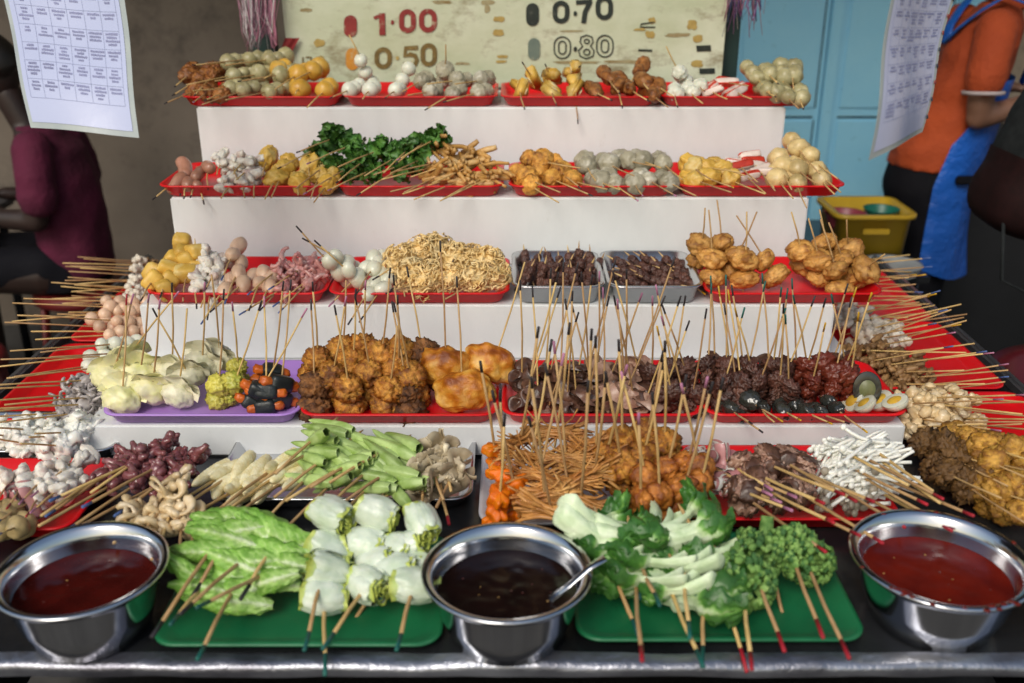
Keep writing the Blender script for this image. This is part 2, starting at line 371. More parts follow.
# ------------------------------------------------------------------ raffia string bundles
def raffia(px, pyb, Y, label, n, cols, seed, spread=.05, dark=False):
    rr = random.Random(seed); p = onY(px, pyb, Y)
    t = thing('string_bundle', label, 'string bundle', (p.x, Y, p.z))
    for ci, m in enumerate(cols):
        b = MB()
        for i in range(n):
            xo = rr.uniform(-spread, spread); yo = rr.uniform(-.03, .03); top = .5
            wv = rr.uniform(-.02, .02); lo = rr.uniform(0, .07)
            ret = xo*.3+rr.uniform(-.04, .04)
            pts = [(xo*.3+.01*math.sin(k+i), yo, top-k*.08) for k in range(2)]
            pts += [(xo+wv*math.sin(k*1.3), yo, .36-k*.07) for k in range(4)]
            pts += [(xo*.7, yo-.01, lo+.04), ((xo+ret)/2, yo-.015, lo), (ret, yo-.02, lo+.04), (ret*1.1+wv, yo-.02, .2), (ret*.4, yo-.02, .42)]
            if rr.random() < .25: pts = pts[:7]+[(xo*.8+rr.uniform(-.02,.02), yo-.01, lo-.05)]
            b.tube(pts, rr.uniform(.0012,.0026), 5, flat=.35)
        obj('strand', b, t, mats=m)
raffia(263, 50, 2.86, 'pink and white raffia strings hanging left of the price board', 16, [plain('pink raffia', (.75,.30,.45), .3), plain('white raffia', (.85,.78,.8), .25), plain('mauve raffia', (.45,.2,.3), .35)], 3, .058)
raffia(741, 22, 2.86, 'purple and pink raffia strings hanging right of the price board', 13, [plain('purple raffia', (.35,.12,.35), .3), plain('white raffia', (.85,.78,.8), .25), plain('mauve raffia', (.45,.2,.3), .35), plain('blue raffia', (.06,.08,.25), .35)], 5, .06)
m_redflag = plain('red cloth strip', (.25,.02,.02), .8)
b = MB(); b.grid(lambda u, v: (onY(300-10*u-12+ (8-2*u)*v*1.8-3, 38+26*u, 2.885)-Vector((0,0,0)))+Vector((0,.004*math.sin(v*9+u*3),0)), 8, 8)
tag(obj('cloth_strip', b, mats=m_redflag), 'dark red cloth strip hanging below the pink raffia strings', 'cloth')
# ================================================================== HANGING MENUS
m_paper = fmat('laminated paper', (.50,.54,.74), (.46,.50,.70), scale=5, rough=.22, bump=.12, bscale=8, val=0, coat=.4, dist=.01)
m_lam = fmat('clear laminate edge', (.42,.46,.44), (.36,.40,.40), scale=20, rough=.2, bump=.1, val=0)
m_ink = plain('faded ink', (.28,.29,.47), .7)
def menu(corners, label, cols, rows, seed, holes=False, skipx=0):
    rr = random.Random(seed); bl_, br_, tr_, tl_ = corners
    org = (tl_+tr_)/2
    nrm = (br_-bl_).cross(tl_-bl_).normalized()
    if nrm.y > 0: nrm = -nrm
    def P(u, v, e=0):
        p = bl_.lerp(br_, u).lerp(tl_.lerp(tr_, u), v)
        return p+nrm*(e+.004*math.sin(u*5+v*2)+.003*math.sin(v*9))-org
    t = thing('hanging_menu', label, 'menu', org)
    b = MB(); b.grid(lambda u, v: P(-.03+1.06*u, -.03+1.05*v), 24, 24); obj('laminate', b, t, mats=m_lam)
    b = MB(); b.grid(lambda u, v: P(.01+.97*u, .0+1.0*v, .001), 24, 24); obj('paper', b, t, mats=m_paper)
    b = MB(); e = .0018
    def q(u0, v0, u1, v1, e=e): b.add([P(u0,v0,e), P(u1,v0,e), P(u1,v1,e), P(u0,v1,e)], [[0,1,2,3]])
    b2 = MB()
    def q2(u0, v0, u1, v1, e=.0024): b2.add([P(u0,v0,e), P(u1,v0,e), P(u1,v1,e), P(u0,v1,e)], [[0,1,2,3]])
    u0, u1, v0, v1 = .06, .94, .13, .97
    for i in range(cols+1):
        for k in range(16):
            u = u0+(u1-u0)*i/cols; q2(u-.0015, v0+(v1-v0)*k/16, u+.0015, v0+(v1-v0)*(k+1)/16, .0014)
    for j in range(rows+1):
        for k in range(16):
            v = v0+(v1-v0)*j/rows; q2(u0+(u1-u0)*k/16, v-.001, u0+(u1-u0)*(k+1)/16, v+.001, .0016)
    cw = (u1-u0)/cols; ch = (v1-v0)/rows
    for i in range(cols):
        for j in range(rows):
            cxu = u0+cw*(i+.5); top = v0+ch*(j+1)
            for k in range(rr.choice((2,3,3,4))):
                hw = rr.uniform(.12,.4)*cw; vv = top-ch*(.16+.19*k)
                x = cxu-hw
                while x < cxu+hw:
                    l = rr.uniform(.05,.13)*cw; q(x, vv-ch*.06, x+l, vv+ch*(.03+.04*rr.random())); x += l+.025*cw
    obj('print', b, t, mats=m_ink); obj('grid_lines', b2, t, mats=plain('pale ink', (.3,.33,.5), .7))
    if holes:
        for j in range(10):
            c = P(1.0, .06+.1*j, .003); b = MB(); b.lathe([(0,.0),(.0035,.0),(.0035,-.001)], 12, M=Matrix.Translation(c)@nrm.to_track_quat('Z','Y').to_matrix().to_4x4())
            obj('sticker_dot', b, t, mats=plain('dot red', (.3,.05,.05), .6) if j in (2,5,6) else plain('dot dark', (.04,.05,.08), .6))
    b = MB()
    for u in (.1, .9): b.tube([P(u, 1.0, .002), P(u, 1.0, .002)+Vector((0,.0,2.9-(P(u,1,0)+org).z))], .001, 5)
    obj('string', b, t, mats=m_lam)
def cam_pt(px, py, z): 
    d = ray(px, py); return Vector((0,0,CH))+d*z
menu((cam_pt(32,122,1.70), cam_pt(134,131,1.66), cam_pt(117,-48,1.72), cam_pt(-2,-54,1.78)), 'laminated menu sheet hanging at the top left in front of the seated person', 6, 8, 4)
menu((cam_pt(872,153,1.44), cam_pt(925,127,1.62), cam_pt(958,-38,1.70), cam_pt(896,-52,1.52)), 'angled laminated menu sheet hanging beside the woman in orange', 6, 9, 9, True)

# ================================================================== PEOPLE
def secs(b, S, n=30, wob=.0, seed=0):
    """closed loft through horizontal sections (z, cx, cy, rx, ry)"""
    S = sorted(S); m = len(S)
    def f(u, v):
        t = u*(m-1); i = min(int(t), m-2); q = t-i; q = q*q*(3-2*q)
        z, cx_, cy_, rx, ry = [S[i][k]*(1-q)+S[i+1][k]*q for k in range(5)]
        z = S[i][0]*(1-(t-i))+S[i+1][0]*(t-i); a_ = v*2*PI
        e = 1.0
        w_ = 1+wob*noise.noise(Vector((math.cos(a_)*2.2, math.sin(a_)*2.2, z*11+seed)))
        return Vector((cx_+rx*math.cos(a_)*w_, cy_+ry*math.sin(a_)*w_, z))
    o = len(b.v); nu = (m-1)*5+1
    b.grid(f, nu, n, closed=True)
    b.f.append([o+i for i in range(n)][::-1]); b.f.append([o+(nu-1)*n+i for i in range(n)]); b.mi += [0,0]; b.sm += [True,True]
def limb(b, pts, rad, wob=0, seed=0):
    P2, R2 = [], []
    for i in range(len(pts)-1):
        for k in range(5):
            t = k/5; P2.append(Vector(pts[i]).lerp(Vector(pts[i+1]), t)); R2.append((rad[i]*(1-t)+rad[i+1]*t)*(1+wob*noise.noise(Vector((i+t*3, seed, 2)))))
    P2.append(Vector(pts[-1])); R2.append(rad[-1])
    b.tube(P2, R2, 14)
    for p, r_ in zip(pts, rad): b.blob(tuple(p), (r_*.99,)*3, 0, 1, 1, 2)
def soft(name, b, mat, parent, vox=.009, it=6, wrinkle=0):
    o = obj(name, b, parent, mats=mat)
    m = o.modifiers.new('Remesh', 'REMESH'); m.mode = 'VOXEL'; m.voxel_size = vox; m.use_smooth_shade = True
    s_ = o.modifiers.new('Smooth', 'SMOOTH'); s_.factor = .6; s_.iterations = it
    return o
def hand(b, w, fwd, side, up, s=1.0, curl=.5):
    w = Vector(w); fwd = Vector(fwd).normalized(); side = Vector(side).normalized(); up = Vector(up).normalized()
    M = Matrix((fwd, side, up)).transposed().to_4x4(); M.translation = w+fwd*.045*s
    b.blob((0,0,0), (.05*s,.038*s,.017*s), 0, 1, 1, 3, 2.6, M=M)
    for (o_, l) in ((-.028,.062),(-.0095,.074),(.009,.069),(.027,.053)):
        p0 = w+fwd*.08*s+side*o_*s; p1 = p0+(fwd-up*curl*.5).normalized()*l*.5*s; p2 = p1+(fwd-up*curl*1.4).normalized()*l*.5*s
        limb(b, [p0, p1, p2], [.009*s, .0085*s, .0072*s])
    t0 = w+fwd*.03*s-side*.028*s; t1 = t0+(fwd*.7-side*.7).normalized()*.034*s-up*.008; t2 = t1+(fwd*.95-side*.2).normalized()*.028*s-up*.006
    limb(b, [t0, t1, t2], [.0125*s, .010*s, .0085*s])
def head_mesh(M, skin_m, parent, hair_m, seed=0, bun=False):
    """face looks along local +X"""
    b = MB()
    vs, fs = ico(4); out = []
    for v in vs:
        x, y, z = v
        X = .098*x; Y = .075*y*(1-.12*max(0,-z)); Z = .118*z
        if x > 0:
            jaw = max(0, -z-.2); X += .012*jaw; Y *= 1-.35*jaw
            X += .022*math.exp(-((y/.16)**2+((z+.12)/.2)**2))
            X += .008*math.exp(-((y/.3)**2+((z+.48)/.09)**2))
            X -= .004*math.exp(-((y/.35)**2+((z+.38)/.05)**2))
            X -= .010*(math.exp(-(((y-.38)/.17)**2+((z-.08)/.13)**2))+math.exp(-(((y+.38)/.17)**2+((z-.08)/.13)**2)))
            X += .007*math.exp(-((y/.5)**2+((z-.28)/.1)**2))
            X += .012*math.exp(-((y/.3)**2+((z+.82)/.18)**2))
        out.append(Vector((X, Y, Z)))
    b.add(out, fs, 0, M)
    for sy in (-1, 1):
        b.blob((-.004, sy*.076, -.004), (.018, .008, .03), .1, 2, 1, 2, mi=0, M=M)
        b.blob((.074, sy*.028, .010), (.012, .014, .010), 0, 1, 1, 2, mi=1, M=M)
        b.blob((.0835, sy*.028, .010), (.0045, .006, .006), 0, 1, 1, 2, mi=2, M=M)
        b.blob((.083, sy*.029, .033), (.008, .02, .0035), .2, 3, 1, 2, mi=2, M=M)
    b.blob((.088, 0, -.052), (.010, .022, .006), .05, 2, 2, 2, mi=3, M=M)
    obj('head', b, parent, mats=[skin_m, plain('eye white', (.4,.38,.35), .3), plain('eye dark', (.01,.008,.006), .2), plain('lips', (.12,.045,.035), .4)])
    h = MB(); out = []
    for v in vs:
        k = 1.0; x, y, z = v
        if x > .25 and z < .55: k = .9
        if z < -.35: k = .86
        n = 1+.03*noise.noise(Vector((x*3, y*3+seed, z*14)))
        out.append(Vector((.106*x*k*n-.012, .086*y*k*n, .124*z*k*n+.014)))
    h.add(out, fs, 0, M)
    if bun: h.blob((-.115, 0, .03), (.045, .045, .045), .15, 4, 2, 3, M=M)
    obj('hair', h, parent, mats=hair_m)
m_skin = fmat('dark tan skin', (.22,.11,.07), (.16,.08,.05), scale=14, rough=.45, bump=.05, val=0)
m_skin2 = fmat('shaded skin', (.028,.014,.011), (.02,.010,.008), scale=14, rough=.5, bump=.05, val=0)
m_hair = fmat('black hair', (.012,.01,.009), (.02,.016,.013), scale=120, rough=.35, bump=.4, val=0)
m_orange = fmat('orange knit', (.42,.065,.012), (.33,.048,.009), scale=5, rough=.85, bump=.9, bscale=9, val=0, dist=.02)
m_apron = fmat('blue nylon', (.012,.12,.55), (.007,.075,.36), scale=4, rough=.42, bump=.9, bscale=7, val=0, dist=.03)
m_black = fmat('black trousers', (.006,.006,.009), (.009,.009,.012), scale=8, rough=.8, spec=.1, bump=.3, bscale=10, val=0, dist=.01)
m_dark = fmat('dark clothing', (.008,.009,.010), (.012,.013,.014), scale=8, rough=.85, spec=.1, bump=.4, bscale=10, val=0, dist=.01)
m_white = plain('white trim', (.5,.42,.42), .7)
m_maroon = fmat('maroon tshirt', (.10,.003,.030), (.06,.002,.018), scale=5, rough=.85, bump=.9, bscale=8, val=0, dist=.02)
# ---- woman in orange polo and blue apron, side on, leaning forward to the right
wx = atX(936, 3.62, 1.0)
wo = thing('person', 'woman in orange polo shirt and bright blue apron standing side-on at the right', 'person', (wx, 3.62, 0))
b = MB()
secs(b, [(.78,.0,0,.10,.14),(.95,.01,0,.10,.14),(1.1,.05,0,.09,.12),(1.25,.09,0,.09,.13),(1.38,.12,0,.08,.13),(1.45,.15,0,.05,.08)])
limb(b, [(.15,0,1.42),(.20,0,1.53)], [.052,.05])
for s in (-1, 1):
    limb(b, [(.08,s*.15,1.385),(.05,s*.19,1.26),(.05,s*.195,1.10),(.17,s*.175,1.13),(.29,s*.12,1.16)], [.055,.048,.042,.036,.025])
    hand(b, (.29,s*.12,1.16), (1,-s*.25,-.1), (0,1 if s<0 else -1,0), (0,0,1), 1, .8)
    limb(b, [(0,s*.085,.84),(.01,s*.095,.5),(-.01,s*.095,.28),(-.01,s*.095,.08)], [.085,.055,.048,.035]); limb(b, [(-.01,s*.095,.06),(.11,s*.10,.035)], [.035,.025])
soft('body', b, m_skin, wo, .008, 4)
head_mesh(Matrix.Translation((.265, 0, 1.605))@Matrix.Rotation(.35, 4, 'Y'), m_skin, wo, m_hair, 1, bun=True)
b = MB()
secs(b, [(.90,-.01,0,.145,.165),(.96,-.005,0,.145,.165),(1.05,.03,0,.13,.15),(1.15,.06,0,.125,.145),(1.28,.095,0,.122,.15),(1.38,.12,0,.105,.155),(1.44,.145,0,.07,.10),(1.465,.155,0,.06,.07)], wob=.13)
for s in (-1, 1): limb(b, [(.085,s*.14,1.385),(.06,s*.185,1.30),(.05,s*.200,1.225)], [.070,.066,.066], .1, s)
sh = soft('shirt', b, m_orange, wo, .010, 3)
for s in (-1, 1):
    b = MB(); b.lathe([(.062,-.006),(.0685,-.006),(.0685,.006),(.062,.006)], 28, M=Matrix.Translation((.050, s*.2005, 1.185))@Matrix.Rotation(s*.1,4,'X'))
    obj('sleeve_trim', b, sh, mats=m_white)
b = MB(); b.grid(lambda u, v: Vector(((.062+.014*u)*math.cos(v*2*PI)+.165, (.066+.012*u)*math.sin(v*2*PI), 1.50-.045*u-.02*math.cos(v*2*PI))), 4, 26, closed=True); obj('collar', b, sh, mats=m_orange)
b = MB()
secs(b, [(.74,-.01,0,.13,.155),(.82,-.02,0,.14,.165),(.92,-.01,0,.135,.16),(.97,0,0,.125,.15)])
for s in (-1, 1): limb(b, [(-.01,s*.078,.78),(.0,s*.09,.5),(-.01,s*.09,.28),(-.01,s*.09,.09)], [.098,.078,.066,.062], .08, s)
soft('trousers', b, m_black, wo, .012, 3)
for s in (-1, 1):
    b = MB(); b.blob((.05, s*.1, .035), (.125,.048,.035), .05, 2, 1, 3, pw=2.6); obj('shoe', b, wo, mats=m_black)
def apr(u, v):
    a = (v-.5)*2; z = 1.22-.72*u; wd_ = 1.0 if u > .30 else .78+.22*(u/.30)**2
    ang = a*1.85*wd_; lean = .085-.10*min(1, u/.5)
    rx = .150+.012*math.sin(u*7+a*4)+.035*u+.012*math.sin(a*9+u*3)*u; ry = .178+.02*u
    return Vector((lean+rx*math.cos(ang), ry*math.sin(ang), z+(.06*abs(a)**3 if u > .9 else 0)*(u-.9)*10))
b = MB(); b.grid(apr, 48, 40); ap = obj('apron', b, wo, mats=m_apron)
for s in (-1, 1):
    b = MB(); b.tube([(.235, s*.075, 1.20), (.238, s*.115, 1.29), (.222, s*.135, 1.38), (.175, s*.13, 1.465), (.11, s*.115, 1.49), (.05, s*.08, 1.44), (.0, s*.04, 1.38), (-.02, 0, 1.33)], .020, 8, flat=.25)
    obj('apron_strap', b, ap, mats=m_apron)
b = MB(); b.box((.06, -.195, .885), (.10, .02, .03), bev=.006); obj('apron_tie', b, ap, mats=m_black)
# ---- seated person in maroon shirt on the left (facing -X)
sx0, sy0 = atX(58, 3.6, .8), 3.6
sp = thing('person', 'seated person in maroon t-shirt and dark shorts facing left, half hidden by menu', 'person', (sx0, sy0, 0))
b = MB()
secs(b, [(.47,0,0,.12,.14),(.6,.02,0,.11,.13),(.8,.02,0,.10,.13),(.95,-.01,0,.09,.14),(1.04,-.05,0,.06,.09)])
limb(b, [(-.06,0,1.02),(-.12,0,1.16)], [.052,.05])
for s in (-1, 1):
    limb(b, [(-.01,s*.15,.99),(.015,s*.19,.88),(.0,s*.20,.745),(-.13,s*.17,.745),(-.25,s*.10,.77)], [.055,.048,.042,.036,.025])
    hand(b, (-.25,s*.10,.77), (-1,-s*.3,.1), (0,1 if s>0 else -1,0), (0,0,1), 1, .9)
    limb(b, [(-.05,s*.10,.52),(-.42,s*.13,.52),(-.43,s*.13,.30),(-.42,s*.13,.08)], [.085,.06,.052,.036]); limb(b, [(-.42,s*.13,.06),(-.53,s*.14,.035)], [.034,.025])
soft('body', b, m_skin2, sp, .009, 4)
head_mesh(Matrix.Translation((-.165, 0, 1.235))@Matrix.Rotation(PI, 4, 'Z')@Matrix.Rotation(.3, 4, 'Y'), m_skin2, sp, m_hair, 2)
b = MB()
secs(b, [(.49,.02,0,.135,.155),(.58,.03,0,.13,.15),(.72,.035,0,.12,.15),(.85,.025,0,.12,.155),(.95,.0,0,.11,.16),(1.02,-.03,0,.075,.11),(1.05,-.05,0,.06,.07)], wob=.09, seed=3)
for s in (-1, 1): limb(b, [(-.0,s*.14,.985),(.015,s*.188,.89),(.018,s*.20,.82)], [.070,.066,.068], .1, s+4)
soft('shirt', b, m_maroon, sp, .010, 3)
b = MB(); secs(b, [(.455,0,0,.14,.165),(.52,.0,0,.14,.165),(.58,.01,0,.125,.15)])
for s in (-1, 1): limb(b, [(-.03,s*.085,.535),(-.25,s*.11,.53),(-.38,s*.125,.53)], [.095,.085,.078])
soft('shorts', b, m_black, sp, .012, 3)
for s in (-1, 1):
    b = MB(); b.blob((-.50, s*.14, .02), (.125,.046,.022), .03, 2, 1, 3, pw=2.6); obj('sandal', b, sp, mats=m_black)
m_redpl = fmat('red plastic', (.74,.008,.012), (.66,.006,.010), scale=6, rough=.33, bump=.04, bscale=9, val=.05, spec=.4)
m_redpl_old = fmat('old red plastic', (.13,.008,.008), (.10,.006,.007), scale=6, rough=.5, bump=.04, bscale=9, val=.05)
def stool(x, y, label):
    t = thing('plastic_stool', label, 'stool', (x, y, 0))
    b = MB(); rings = [(.15,.44),(.17,.44),(.185,.43),(.19,.40),(.182,.40),(.176,.425),(.15,.43)]
    b.lathe([(0,.435)]+rings+[(0,.43)], 32); obj('seat', b, t, mats=m_redpl_old)
    for a in range(4):
        an = PI/4+a*PI/2; c, s = math.cos(an), math.sin(an)
        b = MB(); b.tube([(c*.155, s*.155, .42), (c*.18, s*.18, .2), (c*.2, s*.2, 0)], [.026,.024,.026], 8, flat=.5); obj('leg', b, t, mats=m_redpl_old)
    b = MB(); b.lathe([(.178,.20),(.184,.20),(.184,.17),(.178,.17)], 32); obj('brace_ring', b, t, mats=m_redpl_old)
stool(sx0+.04, 3.6, 'red plastic stool under the seated person in maroon')
stool(atX(12, 3.0, .3)-.15, 2.9, 'empty red plastic stool at the far left edge, nearest the camera')
m_dtab = plain('dark laminate top', (.035,.035,.04), .5)
t = thing('dining_table', 'dark dining table at the far left in the shade before the seated person', 'table', (-2.30, 3.45, 0))
b = MB(); b.box((0,0,.69), (.62,.9,.025), bev=.006); obj('tabletop', b, t, mats=m_dtab)
for ax, ay in ((-.27,-.4),(.27,-.4),(-.27,.4),(.27,.4)):
    b = MB(); b.tube([(ax,ay,.68),(ax,ay,0)], .018, 8); obj('leg', b, t, mats=m_steel_dark)
# ---- backpack wearer on the far right
m_bpg = fmat('charcoal canvas', (.020,.023,.024), (.014,.016,.017), scale=40, rough=.85, spec=.15, bump=.3, val=0)
m_bpr = fmat('maroon canvas', (.018,.006,.006), (.013,.005,.005), scale=40, rough=.8, spec=.15, bump=.3, val=0)
bx0 = atX(1100, 2.75, 1.1)
bpn = thing('person', 'person in dark clothes wearing the backpack at the far right edge, mostly out of view', 'person', (bx0+.10, 2.75, 0))
b = MB()
secs(b, [(.8,0,0,.11,.15),(.95,0,0,.11,.14),(1.1,0,0,.10,.13),(1.25,.01,0,.10,.14),(1.38,.02,0,.09,.15),(1.45,.05,0,.06,.08)])
limb(b, [(.06,0,1.43),(.11,0,1.54)], [.055,.052])
for s in (-1, 1):
    limb(b, [(.02,s*.16,1.38),(.05,s*.22,1.2),(.07,s*.23,1.05),(.2,s*.2,1.04),(.3,s*.15,1.06)], [.06,.05,.044,.037,.026])
    hand(b, (.3,s*.15,1.06), (1,-s*.2,.1), (0,1 if s<0 else -1,0), (0,0,1), 1, .8)
    limb(b, [(0,s*.1,.82),(.02,s*.1,.48),(.0,s*.1,.26),(-.01,s*.1,.08)], [.09,.06,.052,.036]); limb(b, [(-.01,s*.1,.06),(.11,s*.1,.035)], [.035,.026])
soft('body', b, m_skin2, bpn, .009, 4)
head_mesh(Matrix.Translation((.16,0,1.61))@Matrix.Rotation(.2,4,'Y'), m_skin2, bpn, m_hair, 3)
b = MB()
secs(b, [(.84,-.01,0,.145,.17),(1.0,0,0,.14,.165),(1.15,0,0,.13,.16),(1.3,.01,0,.13,.17),(1.4,.02,0,.11,.165),(1.46,.05,0,.07,.09)], wob=.07)
for s in (-1, 1): limb(b, [(.02,s*.16,1.385),(.05,s*.22,1.22),(.07,s*.235,1.06),(.18,s*.205,1.04)], [.078,.068,.06,.052])
soft('shirt', b, m_dark, bpn, .011, 3)
b = MB()
secs(b, [(.72,0,0,.14,.165),(.85,0,0,.145,.17),(.93,0,0,.13,.155)])
for s in (-1, 1): limb(b, [(0,s*.085,.78),(.02,s*.1,.48),(.0,s*.1,.1)], [.105,.09,.075], .08, s)
soft('trousers', b, m_dark, bpn, .012, 3)
for s in (-1, 1):
    b = MB(); b.blob((.05, s*.1, .035), (.13,.05,.035), .05, 2, 1, 3, pw=2.6); obj('shoe', b, bpn, mats=m_dark)
bp = thing('backpack', 'charcoal backpack with maroon lower half, worn at the far right edge', 'backpack', (bx0-.145, 2.75, 1.13))
b = MB()
def bpf(lo, hi, seed, sc=1.0):
    def f(u, v):
        a = v*2*PI; z = lo+(hi-lo)*u
        zz = z/.25; k = max(.03, 1-abs(zz)**7)**.33
        c, s = math.cos(a), math.sin(a); q = (abs(c)**3.2+abs(s)**3.2)**(-1/3.2)
        w = 1+.05*noise.noise(Vector((c*2, s*2, z*9+seed)))+.012*math.sin(z*60+c*3)
        return Vector((c*q*.115*k*w*sc, s*q*.15*k*w*sc, z))
    return f
tl = Matrix.Rotation(.35, 4, 'Y')
b.grid(bpf(-.06, .2499, 1), 26, 48, closed=True, M=tl); obj('top_section', b, bp, mats=m_bpg)
b = MB(); b.grid(bpf(-.2499, -.045, 1, 1.03), 20, 48, closed=True, M=tl); ls = obj('lower_section', b, bp, mats=m_bpr)
b = MB(); b.box((-.03, -.168, -.12), (.05, .01, .035), bev=.003, M=tl); obj('brand_patch', b, ls, mats=plain('black patch', (.008,.008,.009), .5))
b = MB()
for k in range(5): b.box((-.048+.009*k, -.1745, -.12), (.006, .002, .010), M=tl)
obj('patch_mark', b, ls, mats=plain('grey mark', (.08,.08,.08), .5))
b = MB(); b.tube([tl@Vector((.1,-.1,.2)), Vector((.22,-.13,.27)), Vector((.30,-.15,.1)), Vector((.24,-.15,-.15)), tl@Vector((.11,-.1,-.2))], .02, 8, flat=.3); obj('shoulder_strap', b, bp, mats=m_bpg)
b = MB(); b.tube([tl@Vector((-.08,-.1,-.2)), Vector((-.14,-.15,-.33)), Vector((-.04,-.16,-.38)), Vector((.05,-.14,-.25))], .005, 6); obj('hanging_strap', b, bp, mats=m_bpg)
# made-up cabinet, added to keep the background dark behind the backpack wearer
m_cab = plain('added cabinet dark', (.012,.012,.014), .6)
t = thing('added_cabinet', 'made-up low cabinet added to darken the back wall behind the woman in orange', 'cabinet', (atX(1010, 4.05, .5), 4.05, 0))
b = MB(); b.box((.1,0,.47), (.95,.4,.94), bev=.01); obj('carcass', b, t, mats=m_cab)
for q in (-.13,.33):
    b = MB(); b.box((q,-.206,.47), (.44,.012,.84), bev=.004); dd = obj('cabinet_door', b, t, mats=m_cab)
    b = MB(); b.box((q+.17,-.218,.55), (.012,.012,.09), bev=.003); obj('handle', b, dd, mats=m_steel_dark)

# ================================================================== BACK WORK TABLE WITH YELLOW CRATE
t = thing('work_table', 'low metal work table behind the stall under the yellow crate', 'table', (1.24, 3.62, 0))
b = MB(); b.box((-.06,-.08,.60), (.46,.72,.025), bev=.004); obj('tabletop', b, t, mats=m_steel_dark)
for ax, ay in ((-.26,-.38),(.14,-.38),(-.26,.24),(.14,.24)):
    b = MB(); b.tube([(ax,ay,.6),(ax,ay,0)], .018, 8); obj('leg', b, t, mats=m_steel_dark)
def rrect(w, d, r, z, n=6):
    pts = []
    for cxx, cyy, a0 in ((w/2-r, d/2-r, 0), (-w/2+r, d/2-r, PI/2), (-w/2+r, -d/2+r, PI), (w/2-r, -d/2+r, 1.5*PI)):
        for k in range(n+1): a = a0+PI/2*k/n; pts.append(Vector((cxx+r*math.cos(a), cyy+r*math.sin(a), z)))
    return pts
def loft(b, rings, mi=0, M=None, cap=True):
    vs = []; n = None; fs = []
    for (w, d, r, z) in rings: pts = rrect(w, d, r, z); n = len(pts); vs += pts
    for i in range(len(rings)-1):
        for k in range(n): fs.append([i*n+k, i*n+(k+1)%n, (i+1)*n+(k+1)%n, (i+1)*n+k])
    if cap: fs.append([(len(rings)-1)*n+k for k in range(n)]); fs.append(list(range(n))[::-1])
    b.add(vs, fs, mi, M)
m_yel = fmat('yellow plastic', (.46,.30,.018), (.38,.24,.015), scale=6, rough=.45, bump=.05, val=0)
yc = thing('plastic_crate', 'yellow plastic crate holding bowls beside the blue door', 'crate', (atX(862, 3.42, .7), 3.42, .6135))
b = MB(); w_, d_ = .255, .25
loft(b, [(w_*.9,d_*.9,.03,0),(w_,d_,.035,.165),(w_+.03,d_+.03,.045,.168),(w_+.03,d_+.03,.045,.182),(w_-.012,d_-.012,.03,.182),(w_*.88,d_*.88,.025,.012)]); obj('body', b, yc, mats=m_yel)
b = MB(); b.box((0,-.1325,.125), (.09,.012,.02), bev=.003); obj('hand_grip', b, yc, mats=m_yel)
def bowl(x, y, z, r, h, m, name, label, cat):
    b = MB(); b.lathe([(0,.003),(r*.5,.0),(r*.6,.004),(r*.85,h*.55),(r,h),(r*1.04,h+.002),(r*.98,h-.002),(r*.82,h*.55),(r*.55,.01),(0,.009)], 36)
    return tag(obj(name, b, loc=(x,y,z), mats=m), label, cat)
bowl(atX(848,3.36,.8), 3.38, .71, .07, .07, plain('pink plastic', (.25,.04,.06), .4), 'bowl', 'pink plastic bowl inside the yellow crate', 'bowl')
bowl(atX(884,3.40,.8), 3.42, .71, .06, .075, plain('green plastic', (.01,.14,.10), .4), 'bowl', 'green plastic bowl inside the yellow crate, right of the pink one', 'bowl')
for k in range(4):
    b = MB(); b.lathe([(0,0),(.06,0),(.095,.012),(.1,.016),(.09,.014),(.055,.004),(0,.004)], 32)
    tag(obj('plate', b, loc=(atX(888,3.22,.7)+.004*k, 3.2, .6135+.009*k), mats=plain('white melamine', (.35,.38,.4), .3)), 'white plate stacked under the crate\'s front edge, %s of the pile' % ('bottom','second from bottom','second from top','top')[k], 'plate', 'stacked white plates')
# dark red basin beyond the table at right
b = MB(); b.lathe([(0,0),(.15,0),(.2,.14),(.235,.15),(.235,.155),(.19,.148),(.145,.012),(0,.012)], 44)
m_basin = plain('dark red basin', (.09,.006,.01), .4)
tag(obj('basin', b, loc=(1.37, 2.12, .56), mats=m_basin), 'dark red plastic basin at the right beside the stall table', 'basin')
t = thing('low_bench', 'dark low bench at the right carrying the red basin', 'bench', (1.4, 2.15, 0))
b = MB(); b.box((0.02,0,.54), (.48,.6,.035), bev=.004); obj('top', b, t, mats=m_darkpanel)
for ax, ay in ((-.2,-.25),(.22,-.25),(-.2,.25),(.22,.25)):
    b = MB(); b.box((ax,ay,.26), (.035,.035,.525)); obj('leg', b, t, mats=m_darkpanel)
# black coil cable at left beside the stand
b = MB(); b.tube([Vector((.055*math.cos(a/8*PI), .05*math.sin(a/8*PI), .012+.004*(a%16)/16)) for a in range(40)], .005, 6)
b.blob((0,0,.005),(.05,.045,.012),.1,2,1,2)
tag(obj('cable_coil', b, loc=(*onZ(163, 250, .80).xy[:], .765), mats=m_black) if False else obj('cable_coil', b, loc=(atX(160,2.72,.76), 2.72, .755), mats=m_black), 'black cable coil on the table behind the left end of the stand', 'cable')

